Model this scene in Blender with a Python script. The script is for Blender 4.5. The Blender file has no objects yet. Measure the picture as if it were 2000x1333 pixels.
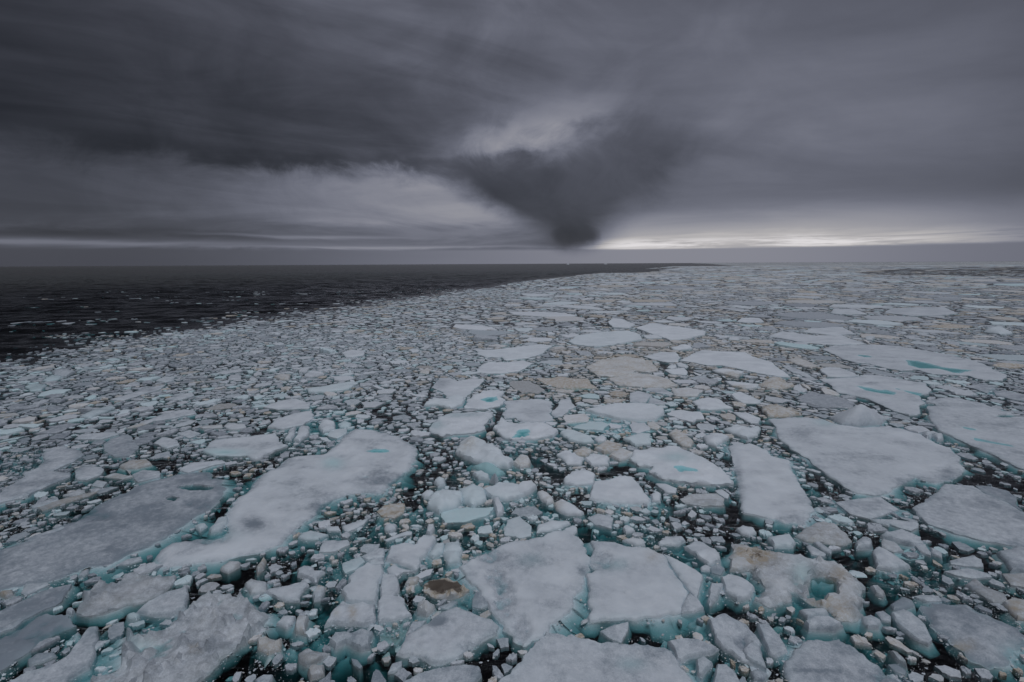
import bpy, math, random
import numpy as np
from mathutils import Matrix, Vector
from mathutils.geometry import delaunay_2d_cdt

random.seed(7)
RNG = np.random.default_rng(11)
scene = bpy.context.scene
col = scene.collection

# ------------------------------------------------------------------ camera
CAM_H = 15.0
FPX = 1000.0                      # focal length in pixels of the 2000 px wide photograph
PITCH = math.radians(8.59)        # looking slightly down
ROLL = math.radians(0.29)
FW = Vector((0, math.cos(PITCH), -math.sin(PITCH)))
R0 = Vector((1, 0, 0))
U0 = Vector((0, math.sin(PITCH), math.cos(PITCH)))
RT = R0 * math.cos(ROLL) - U0 * math.sin(ROLL)
UP = U0 * math.cos(ROLL) + R0 * math.sin(ROLL)
cam_data = bpy.data.cameras.new('camera')
cam_data.sensor_width = 36.0
cam_data.lens = 36.0 * FPX / 2000.0
cam_data.clip_start = 0.1
cam_data.clip_end = 90000.0
cam = bpy.data.objects.new('camera', cam_data)
m = Matrix((RT, UP, -FW)).transposed().to_4x4()
m.translation = (0, 0, CAM_H)
cam.matrix_world = m
col.objects.link(cam)
scene.camera = cam

scene.render.engine = 'CYCLES'
scene.cycles.transparent_max_bounces = 12
scene.cycles.max_bounces = 6
scene.cycles.volume_bounces = 0
scene.view_settings.view_transform = 'Standard'
scene.view_settings.look = 'None'
scene.view_settings.exposure = 0.0
scene.view_settings.gamma = 1.0
scene.view_settings.use_curve_mapping = False

def ray(px, py):
    v = FW * FPX + RT * (px - 1000.0) - UP * (py - 666.5)
    return v
def ground(px, py, z=0.0):        # where the line of sight meets the level z
    v = ray(px, py)
    t = (z - CAM_H) / v.z
    return (v.x * t, v.y * t)
def azel(px, py):
    v = ray(px, py)
    return math.degrees(math.atan2(v.x, v.y)), math.degrees(math.atan2(v.z, math.hypot(v.x, v.y)))
def to_px(x, y, z=0.0):
    d = Vector((x, y, z - CAM_H)); k = FPX / d.dot(FW)
    return 1000.0 + d.dot(RT) * k, 666.5 - d.dot(UP) * k

# ------------------------------------------------------------------ node expressions
class X:
    """a value socket that can be written into arithmetic"""
    tree = None
    def __init__(s, v): s.v = v
    @staticmethod
    def op(kind, *a, clamp=False):
        n = X.tree.nodes.new('ShaderNodeMath'); n.operation = kind; n.use_clamp = clamp
        for i, q in enumerate(a):
            q = q.v if isinstance(q, X) else q
            if isinstance(q, (int, float)): n.inputs[i].default_value = q
            else: X.tree.links.new(q, n.inputs[i])
        return X(n.outputs[0])
    def __add__(s, o): return X.op('ADD', s, o)
    __radd__ = __add__
    def __sub__(s, o): return X.op('SUBTRACT', s, o)
    def __rsub__(s, o): return X.op('SUBTRACT', o, s)
    def __mul__(s, o): return X.op('MULTIPLY', s, o)
    __rmul__ = __mul__
    def __truediv__(s, o): return X.op('DIVIDE', s, o)
def sat(a): return X.op('MULTIPLY', a, 1.0, clamp=True)
def sstep(a, b, x):
    n = X.tree.nodes.new('ShaderNodeMapRange'); n.interpolation_type = 'SMOOTHSTEP'; n.clamp = True
    for i, q in enumerate((x, a, b)):
        q = q.v if isinstance(q, X) else q
        if isinstance(q, (int, float)): n.inputs[i].default_value = q
        else: X.tree.links.new(q, n.inputs[i])
    n.inputs[3].default_value = 0.0; n.inputs[4].default_value = 1.0
    return X(n.outputs[0])
def lerp(a, b, t): return a + (b - a) * t if not (isinstance(a, (int, float)) and isinstance(b, (int, float))) else t * (b - a) + a
def expn(x): return X.op('POWER', 2.718281828, x)
def gauss(a, e, a0, e0, sa, se, rot=0.0):
    c, s = math.cos(math.radians(rot)), math.sin(math.radians(rot))
    da = a - a0; de = e - e0
    u = (da * c + de * s) * (1.0 / sa); w = (de * c - da * s) * (1.0 / se)
    return expn((u * u + w * w) * -1.0)
def vec(x, y, z):
    n = X.tree.nodes.new('ShaderNodeCombineXYZ')
    for i, q in enumerate((x, y, z)):
        q = q.v if isinstance(q, X) else q
        if isinstance(q, (int, float)): n.inputs[i].default_value = q
        else: X.tree.links.new(q, n.inputs[i])
    return n.outputs[0]
def noise(v, scale, detail=6.0, rough=0.55, dist=0.0):
    n = X.tree.nodes.new('ShaderNodeTexNoise')
    n.inputs['Scale'].default_value = scale; n.inputs['Detail'].default_value = detail
    n.inputs['Roughness'].default_value = rough; n.inputs['Distortion'].default_value = dist
    X.tree.links.new(v, n.inputs['Vector'])
    return X(n.outputs['Fac'])
def mixc(f, a, b):
    n = X.tree.nodes.new('ShaderNodeMix'); n.data_type = 'RGBA'; n.clamp_factor = True
    for s, q in ((n.inputs[0], f), (n.inputs[6], a), (n.inputs[7], b)):
        q = q.v if isinstance(q, X) else q
        if isinstance(q, (int, float)): s.default_value = q
        elif isinstance(q, tuple): s.default_value = (*q, 1.0)
        else: X.tree.links.new(q, s)
    return n.outputs[2]

# ------------------------------------------------------------------ sky
world = bpy.data.worlds.new('World'); scene.world = world; world.use_nodes = True
X.tree = world.node_tree
for n in list(X.tree.nodes): X.tree.nodes.remove(n)
SUN_EL, SUN_AZ = math.radians(72), math.radians(150)      # thin bright cloud high behind the viewer
tc = X.tree.nodes.new('ShaderNodeTexCoord')
sep = X.tree.nodes.new('ShaderNodeSeparateXYZ'); X.tree.links.new(tc.outputs['Generated'], sep.inputs[0])
dx, dy, dz = (X(sep.outputs[i]) for i in range(3))
az = X.op('ARCTAN2', dx, dy) * (180 / math.pi)
el = X.op('ARCSINE', dz) * (180 / math.pi)
elp = X.op('MAXIMUM', el, 0.0)
# a cloud ceiling seen in perspective: streaks flatten towards the horizon
ceil = X.op('MAXIMUM', dz, 0.0) + 0.10
cx, cy = dx / ceil, dy / ceil
cxr = cx * 0.88 + cy * 0.47; cyr = cy * 0.88 - cx * 0.47
big = noise(vec(cx * 0.55, cy * 1.0, 3.1), 0.9, 7, 0.56, 0.5)
fine = noise(vec(cxr * 0.55, cyr * 1.25, 9.7), 1.9, 8, 0.56, 0.9)
wisp = noise(vec(az * 0.055, elp * 0.35, 1.7), 1.0, 7, 0.60, 0.6)
puff = noise(vec(az * 0.10, elp * 0.14, 5.2), 1.4, 8, 0.62, 0.5)
puff2 = noise(vec(az * 0.10, elp * 0.14, 15.2), 1.4, 8, 0.62, 0.5)
lowk = sstep(0.5, 9.0, el)
aw = az + (puff - 0.5) * 9.0 * (lowk * 0.8 + 0.2)
ew = el + (puff2 - 0.5) * 6.0 * (lowk * 0.9 + 0.1)
es = el + (wisp - 0.5) * 2.2 * (lowk * 0.5 + 0.5)
# general ceiling: dark left, lighter right
L = lerp(0.029, 0.134, sstep(-52.0, 24.0, aw))
L = L * (sstep(38.0, 56.0, az) * -0.38 + 1.0)
L = L + gauss(az, el, *azel(1560, 270), 14, 9) * 0.062
L = L * (sstep(0.25, 0.75, big) * 0.44 + 0.78)
L = L * (sstep(0.3, 0.7, fine) * sstep(30.0, -10.0, az) * 0.34 + 0.85)
lumpy = noise(vec(az * 0.045, elp * 0.075, 21.0), 1.6, 7, 0.55, 0.8)
L = L * (sstep(0.30, 0.72, lumpy) * (sstep(34.0, 0.0, az) * 0.34 + 0.10) + 0.84)
# dark bank on the left and the light band below it
bank = sstep(8.6, 10.6, ew + (az + 20.0) * 0.02) * sstep(24.0, 12.0, ew) * sstep(6.0, -9.0, aw)
L = L * (bank * -0.28 + 1.0)
ridge = gauss(aw, ew, -18.0, 9.9, 20, 1.0, -1.5)
L = L * (ridge * -0.30 + 1.0)
under = sstep(10.0, 7.6, ew + (puff - 0.5) * 1.5) * sstep(6.0, -4.0, aw)
bandv = lerp(0.058, 0.25, sstep(-42.0, -6.0, az + (puff - 0.5) * 14.0))
bandv = bandv * (sstep(0.3, 0.7, wisp) * 0.30 + 0.85)
L = lerp(L, bandv, under)
# right of the funnel the ceiling thins towards the horizon
rl = sstep(11.0, 3.2, es) * sstep(2.0, 14.0, az)
L = lerp(L, lerp(0.14, 0.29, sstep(6.0, 2.4, es)) * (sstep(30.0, 50.0, az) * -0.45 + 1.0), rl)
# bright patch above the funnel
bp = sat(gauss(aw, ew, *azel(1050, 268), 7.5, 2.7, 10) * 1.25)
L = lerp(L, 0.30, bp * (sstep(0.3, 0.62, puff2) * 0.6 + 0.35))
# low stratus
st = sstep(4.6, 3.7, es) * sstep(8.5, 3.0, az)
L = lerp(L, lerp(0.070, 0.150, sstep(-44.0, -4.0, az)) * (sstep(0.35, 0.65, wisp) * 0.4 + 0.8), st)
ln = gauss(az, es, -44.0, 2.05, 17, 0.22) * 0.085 + gauss(az, es, -22.0, 2.8, 9, 0.16) * 0.11 + gauss(az, es, -14.0, 1.75, 16, 0.16) * 0.10
L = L + ln
dk = gauss(az, es, -38.0, 2.75, 20, 0.40)
L = L * (dk * -0.40 + 1.0)
# the clear slot on the right
brk = sstep(0.36, 0.60, noise(vec(az * 0.11, el * 1.7, 2.2), 1.0, 6, 0.62, 0.5))
swin = sstep(5.0, 13.0, az) * sstep(50.0, 30.0, az)
sfloor = sstep(1.30, 1.62, el + (wisp - 0.5) * 0.5)
slot = sfloor * (sstep(6.8, 2.4, es) * 0.08 + sstep(3.1, 1.9, es) * (brk * 0.33 + 0.01) + gauss(az, es, 24.0, 2.9, 12, 0.25) * (0.9 - brk) * 0.10) * swin
L = L + slot
# band of dull cloud on the horizon itself
hz = sstep(1.62, 1.30, el + (wisp - 0.5) * 0.5)
L = lerp(L, lerp(0.066, 0.235, sstep(-40.0, 16.0, az)) * (sstep(22.0, 50.0, az) * -0.35 + 1.0), hz * 0.9)
# the funnel of cloud
a0, _e = azel(1115, 430)
def fw(y, l, r):
    (al, e), (ar, _) = azel(l, y), azel(r, y)
    return e, al, ar
rows = [fw(492, 1075, 1165), fw(472, 1040, 1205), fw(440, 1022, 1240), fw(410, 950, 1290), fw(375, 880, 1340), fw(330, 850, 1390), fw(285, 1010, 1400), fw(235, 1150, 1370)]
def curve(pts, x):
    n = X.tree.nodes.new('ShaderNodeFloatCurve'); X.tree.links.new(x.v, n.inputs[1])
    c = n.mapping.curves[0]
    while len(c.points) < len(pts): c.points.new(0.5, 0.5)
    for p, (u, w) in zip(c.points, sorted(pts)): p.location = (u, w); p.handle_type = 'AUTO_CLAMPED'
    n.mapping.use_clip = False; n.mapping.update()
    return X(n.outputs[0])
et = (el + (puff2 - 0.5) * 3.0 * lowk) * (1 / 20.0)
lf = curve([(e / 20, (a + 20) / 60) for e, a, b in rows], et) * 60.0 - 20.0
rf = curve([(e / 20, (b + 20) / 60) for e, a, b in rows], et) * 60.0 - 20.0
ab = az + (puff - 0.5) * 7.0 * (lowk * 0.75 + 0.25)
fun = sstep(-2.2, 4.6, ab - lf) * sstep(-1.5, 6.0, rf - ab)
fun = fun * sstep(1.05, 2.2, el + (puff2 - 0.5) * 1.0) * sstep(18.0, 8.0, ew)
blob = gauss(az + (puff - 0.5) * 2.5, el + (puff2 - 0.5) * 1.6, *azel(1120, 452), 3.6, 2.1)
fun = X.op('MAXIMUM', fun, sstep(0.12, 0.80, blob))
fcol = 0.054 + gauss(az, el, *azel(955, 385), 5, 1.8) * -0.018 + gauss(az, el, *azel(1120, 458), 3.4, 1.8) * -0.022 + gauss(az, el, *azel(1250, 300), 8, 5) * 0.022
L = lerp(L, fcol * (sstep(0.3, 0.7, puff) * 0.3 + 0.85), fun * 0.96)
# the ceiling carries on dull overhead and behind
L = X.op('MAXIMUM', L, 0.02)
dull = mixc(sstep(0.10, 0.45, L), (0.93, 0.98, 1.25), (1.035, 1.0, 1.02))
vm = X.tree.nodes.new('ShaderNodeVectorMath'); vm.operation = 'SCALE'
X.tree.links.new(dull, vm.inputs[0]); X.tree.links.new((L * 10.0).v, vm.inputs['Scale'])
sky = X.tree.nodes.new('ShaderNodeTexSky'); sky.sky_type = 'NISHITA'; sky.sun_disc = False
sky.sun_elevation = SUN_EL; sky.sun_rotation = SUN_AZ
cover = mixc(0.985, sky.outputs[0], vm.outputs[0])        # a little clear-sky light leaks through the overcast
bg = X.tree.nodes.new('ShaderNodeBackground'); bg.inputs['Strength'].default_value = 0.1
X.tree.links.new(cover, bg.inputs['Color'])
wo = X.tree.nodes.new('ShaderNodeOutputWorld'); X.tree.links.new(bg.outputs[0], wo.inputs['Surface'])

sun_d = bpy.data.lights.new('sun', 'SUN'); sun_d.energy = 1.30; sun_d.angle = math.radians(40)
sun_d.color = (0.925, 0.95, 1.0)
sun = bpy.data.objects.new('sun', sun_d); col.objects.link(sun)
sdir = Vector((math.sin(SUN_AZ) * math.cos(SUN_EL), math.cos(SUN_AZ) * math.cos(SUN_EL), math.sin(SUN_EL)))
sun.rotation_euler = sdir.to_track_quat('Z', 'Y').to_euler()
sun.location = (60, 40, 80)
# ------------------------------------------------------------------ materials
def new_mat(name):
    mt = bpy.data.materials.new(name); mt.use_nodes = True
    X.tree = mt.node_tree
    for n in list(X.tree.nodes): X.tree.nodes.remove(n)
    out = X.tree.nodes.new('ShaderNodeOutputMaterial')
    return mt, out
def node(kind): return X.tree.nodes.new(kind)
def link(a, b): X.tree.links.new(a.v if isinstance(a, X) else a, b)

# sea ice and snow; the 'paint' attribute holds dirt, wetness (plus painted vignette greying) and blueness of the ice
ICE, out = new_mat('sea_ice')
geo = node('ShaderNodeNewGeometry'); P = geo.outputs['Position']
at = node('ShaderNodeAttribute'); at.attribute_name = 'paint'
sp = node('ShaderNodeSeparateColor'); link(at.outputs['Color'], sp.inputs[0])
dirt, wet, blue = (X(sp.outputs[i]) for i in range(3))
gsep = node('ShaderNodeSeparateXYZ'); link(P, gsep.inputs[0])
n1 = noise(P, 0.55, 8, 0.62, 0.4); n2 = noise(P, 3.2, 6, 0.62); n3 = noise(P, 16.0, 5, 0.65)
snow = mixc(sstep(0.35, 0.70, n1), (0.82, 0.86, 0.925), (0.745, 0.78, 0.845))
st_ = noise(vec(X(gsep.outputs[0]) * 1.0, X(gsep.outputs[1]) * 0.45, X(gsep.outputs[2])), 0.6, 7, 0.62, 1.2)
snow = mixc(sstep(0.50, 0.75, st_) * 0.26, snow, (0.54, 0.575, 0.64))
ln_n = X.op('ABSOLUTE', noise(P, 0.42, 4, 0.6, 0.8) - 0.5)
snow = mixc(sstep(0.022, 0.0, ln_n) * 0.35, snow, (0.90, 0.92, 0.96))
snow = mixc(sstep(0.55, 0.75, n2) * 0.16, snow, (0.58, 0.60, 0.67))
wk = sat(wet * 1.0 + (n2 - 0.5) * sstep(0.14, 0.5, wet) * 1.2 + (n3 - 0.5) * sstep(0.16, 0.55, wet) * 1.0)
c = mixc(wk, snow, (0.215, 0.245, 0.30))
c = mixc(sat(blue * 2.0 * (n2 * 0.8 + 0.6)), c, (0.57, 0.735, 0.785))
c = mixc(sstep(0.45, 1.0, blue), c, (0.17, 0.46, 0.49))
dk = sat(sstep(0.25, 0.75, n2 * 0.6 + n3 * 0.4) * dirt * 2.3)
c = mixc(dk * 0.85, c, (0.44, 0.365, 0.265))
c = mixc(sstep(0.75, 1.15, dirt + (n3 - 0.5) * 0.9 + (n2 - 0.5) * 0.9), c, (0.10, 0.082, 0.068))
bs = node('ShaderNodeBsdfPrincipled'); link(c, bs.inputs['Base Color'])
link(lerp(0.62, 0.28, sat(wk + blue * 0.3)), bs.inputs['Roughness'])
bs.inputs['Specular IOR Level'].default_value = 0.35
bp_ = node('ShaderNodeBump'); bp_.inputs['Strength'].default_value = 0.55; bp_.inputs['Distance'].default_value = 0.06
link(n2 * 0.6 + n3 * 0.5, bp_.inputs['Height']); link(bp_.outputs[0], bs.inputs['Normal'])
link(bs.outputs[0], out.inputs['Surface'])

# sea water: mirror by Fresnel, clear below, absorbing red first
WATER, out = new_mat('sea_water')
geo = node('ShaderNodeNewGeometry')
spx = node('ShaderNodeSeparateXYZ'); link(geo.outputs['Position'], spx.inputs[0])
wx, wy = X(spx.outputs[0]), X(spx.outputs[1])
w1 = noise(vec(wx * 0.035, wy * 0.10, 0.0), 1.0, 3, 0.5, 0.6)
w2 = noise(vec(wx * 0.20, wy * 0.48, 4.0), 1.0, 5, 0.58, 0.7)
w3 = noise(vec(wx * 1.3, wy * 2.4, 8.0), 1.0, 3, 0.55, 0.3)
hgt = w1 * 0.5 + w2 * 0.40 + w3 * 0.05
bpw = node('ShaderNodeBump'); bpw.inputs['Strength'].default_value = 1.0; bpw.inputs['Distance'].default_value = 1.0
link(hgt, bpw.inputs['Height'])
fr = node('ShaderNodeFresnel'); fr.inputs['IOR'].default_value = 1.333; link(bpw.outputs[0], fr.inputs['Normal'])
gl = node('ShaderNodeBsdfGlossy'); link(sstep(70.0, 700.0, X.op('SQRT', wx * wx + wy * wy)) * 0.30 + 0.08, gl.inputs['Roughness']); link(bpw.outputs[0], gl.inputs['Normal'])
gl.inputs['Color'].default_value = (1, 1, 1, 1)
tr = node('ShaderNodeBsdfTransparent')
mx = node('ShaderNodeMixShader'); ruf = sstep(70.0, 700.0, X.op('SQRT', wx * wx + wy * wy))      # ruffled open sea away from the calm between the floes
link(X(fr.outputs[0]) * (0.86 - ruf * 0.38), mx.inputs[0]); link(tr.outputs[0], mx.inputs[1]); link(gl.outputs[0], mx.inputs[2])
link(mx.outputs[0], out.inputs['Surface'])
va = node('ShaderNodeVolumeAbsorption'); va.inputs['Color'].default_value = (0.10, 0.565, 0.575, 1); va.inputs['Density'].default_value = 2.3
link(va.outputs[0], out.inputs['Volume'])

DEEP, out = new_mat('deep_sea')
bs = node('ShaderNodeBsdfDiffuse'); bs.inputs['Color'].default_value = (0.004, 0.010, 0.012, 1); link(bs.outputs[0], out.inputs['Surface'])

# melt water lying on a floe
POND, out = new_mat('pond_water')
geo = node('ShaderNodeNewGeometry')
rp = noise(geo.outputs['Position'], 2.5, 3, 0.5)
bpw = node('ShaderNodeBump'); bpw.inputs['Strength'].default_value = 0.15; bpw.inputs['Distance'].default_value = 0.05; link(rp, bpw.inputs['Height'])
fr = node('ShaderNodeFresnel'); fr.inputs['IOR'].default_value = 1.333; link(bpw.outputs[0], fr.inputs['Normal'])
gl = node('ShaderNodeBsdfGlossy'); gl.inputs['Roughness'].default_value = 0.05; link(bpw.outputs[0], gl.inputs['Normal'])
tr = node('ShaderNodeBsdfTransparent'); tr.inputs['Color'].default_value = (0.70, 0.90, 0.91, 1)
mx = node('ShaderNodeMixShader'); link(fr.outputs[0], mx.inputs[0]); link(tr.outputs[0], mx.inputs[1]); link(gl.outputs[0], mx.inputs[2])
link(mx.outputs[0], out.inputs['Surface'])

# far pack ice, too far off to tell pieces apart
FAR, out = new_mat('far_pack_ice')
geo = node('ShaderNodeNewGeometry')
spx = node('ShaderNodeSeparateXYZ'); link(geo.outputs['Position'], spx.inputs[0])
wx, wy = X(spx.outputs[0]), X(spx.outputs[1])
q1 = noise(vec(wx * 0.05, wy * 0.05, 0.0), 1.0, 4, 0.65); q2 = noise(vec(wx * 0.006, wy * 0.004, 3.0), 1.0, 4, 0.6)
c = mixc(sstep(0.38, 0.60, q1 * 0.6 + q2 * 0.4), (0.10, 0.115, 0.13), (0.66, 0.68, 0.71))
bs = node('ShaderNodeBsdfPrincipled'); link(c, bs.inputs['Base Color']); bs.inputs['Roughness'].default_value = 0.7
bs.inputs['Specular IOR Level'].default_value = 0.2
link(bs.outputs[0], out.inputs['Surface'])
# ------------------------------------------------------------------ numeric helpers
def vhash(ix, iy, seed):
    h = (ix * 374761393 + iy * 668265263 + seed * 974634781) & 0xFFFFFFFF
    h = ((h ^ (h >> 13)) * 1274126177) & 0xFFFFFFFF
    return ((h ^ (h >> 16)) & 0xFFFF) / 65535.0
def vnoise(x, y, seed=0):
    ix = np.floor(x).astype(np.int64); iy = np.floor(y).astype(np.int64)
    fx, fy = x - ix, y - iy
    u = fx * fx * (3 - 2 * fx); v = fy * fy * (3 - 2 * fy)
    a = vhash(ix, iy, seed); b = vhash(ix + 1, iy, seed); c = vhash(ix, iy + 1, seed); d = vhash(ix + 1, iy + 1, seed)
    return (a * (1 - u) + b * u) * (1 - v) + (c * (1 - u) + d * u) * v
def fbm(x, y, seed=0, octv=4, gain=0.5):
    x = np.asarray(x, float); y = np.asarray(y, float)
    s = np.zeros_like(x); a = 1.0; t = 0.0
    for o in range(octv):
        s += a * vnoise(x, y, seed + o * 17); t += a; a *= gain; x = x * 2.03 + 11.3; y = y * 2.03 + 7.1
    return s / t                                       # 0..1
def smooth(a, b, x):
    t = np.clip((x - a) / (b - a), 0, 1); return t * t * (3 - 2 * t)
def inside(poly, pts):
    x, y = pts[:, 0], pts[:, 1]; r = np.zeros(len(pts), bool)
    n = len(poly)
    for i in range(n):
        x1, y1 = poly[i]; x2, y2 = poly[(i + 1) % n]
        if y1 == y2: continue
        cnd = ((y1 > y) != (y2 > y)) & (x < (x2 - x1) * (y - y1) / (y2 - y1) + x1)
        r ^= cnd
    return r
def edge_dist(poly, pts):
    a = poly; b = np.roll(poly, -1, 0); ab = b - a
    L2 = np.maximum((ab ** 2).sum(1), 1e-12)
    best = np.full(len(pts), 1e18)
    for s in range(0, len(pts), 4000):
        p = pts[s:s + 4000, None, :]
        t = np.clip(((p - a) * ab).sum(2) / L2, 0, 1)
        d = ((p - (a + t[..., None] * ab)) ** 2).sum(2)
        best[s:s + 4000] = np.sqrt(d.min(1))
    return best
def area(poly):
    x, y = poly[:, 0], poly[:, 1]
    return 0.5 * np.sum(x * np.roll(y, -1) - np.roll(x, -1) * y)
def refine(poly, step):
    out = []
    n = len(poly)
    for i in range(n):
        a, b = poly[i], poly[(i + 1) % n]
        k = max(1, int(round(np.hypot(*(b - a)) / step)))
        for j in range(k): out.append(a + (b - a) * j / k)
    return np.array(out)
def normals(poly):                                     # outward for a counter-clockwise loop
    t = np.roll(poly, -1, 0) - np.roll(poly, 1, 0)
    n = np.stack([t[:, 1], -t[:, 0]], 1)
    return n / np.maximum(np.linalg.norm(n, axis=1, keepdims=True), 1e-9)

def link_mesh(name, verts, faces, paint, mat, smooth_shade=True):
    me = bpy.data.meshes.new(name)
    me.from_pydata([tuple(v) for v in verts], [], faces)
    if paint is not None:
        a = me.attributes.new('paint', 'FLOAT_COLOR', 'POINT')
        c = np.ones((len(verts), 4), np.float32); c[:, :3] = paint
        a.data.foreach_set('color', c.ravel())
    me.materials.append(mat)
    if smooth_shade: me.polygons.foreach_set('use_smooth', [True] * len(me.polygons))
    ob = bpy.data.objects.new(name, me); col.objects.link(ob)
    return ob
def fast_mesh(name, verts, tris, paint, mat):          # big joined meshes
    me = bpy.data.meshes.new(name)
    me.vertices.add(len(verts)); me.vertices.foreach_set('co', np.asarray(verts, np.float32).ravel())
    me.loops.add(tris.size); me.loops.foreach_set('vertex_index', tris.astype(np.int32).ravel())
    me.polygons.add(len(tris)); me.polygons.foreach_set('loop_start', np.arange(0, tris.size, 3, dtype=np.int32))
    me.update(calc_edges=True)
    a = me.attributes.new('paint', 'FLOAT_COLOR', 'POINT')
    c = np.ones((len(verts), 4), np.float32); c[:, :3] = paint
    a.data.foreach_set('color', c.ravel())
    me.materials.append(mat); me.validate()
    ob = bpy.data.objects.new(name, me); col.objects.link(ob)
    return ob

WIN = dict(A=(0, 1000, 4), B=(500, 1000, 4), C=(1000, 1000, 4), D=(1500, 1000, 4), E=(0, 800, 4), F=(500, 800, 4),
           G=(1000, 800, 4), H=(1500, 800, 4), I=(0, 660, 5), J=(400, 660, 5), K=(800, 660, 5), L=(1200, 660, 5),
           M=(1600, 660, 5), P=(0, 0, 1), P1=(0, 900, 2.857), P2=(650, 900, 2.857), P3=(1300, 900, 2.857),
           P4=(0, 650, 2.857), P5=(650, 650, 2.857), P6=(1300, 650, 2.857), R6=(800, 560, 3.333), R7=(1400, 510, 3.333))
def wpts(win, nums):
    x0, y0, s = WIN[win]
    a = np.array(nums, float).reshape(-1, 2)
    return np.stack([x0 + a[:, 0] / s, y0 + a[:, 1] / s], 1)
def to_ground(pp, z): return np.array([ground(x, y, z) for x, y in pp])
def ellipse_w(pts, win, e, z):                          # soft falloff inside a patch seen in the photograph
    cx, cy, rx, ry = e[:4]
    q = to_ground(wpts(win, [cx, cy, cx + rx, cy, cx, cy + ry]), z)
    Mx = np.stack([q[1] - q[0], q[2] - q[0]], 1)
    uv = np.linalg.solve(Mx, (pts - q[0]).T).T
    return np.sqrt((uv ** 2).sum(1))

FLOE_GROUP = 'ice floes of the broken pack'
BLOCK_GROUP = 'ice blocks among the floes'
hero_polys = []            # ground outlines, for packing the rest round them
REFS = []                  # (x, y, phrase)
n_floe = n_block = 0

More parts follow.
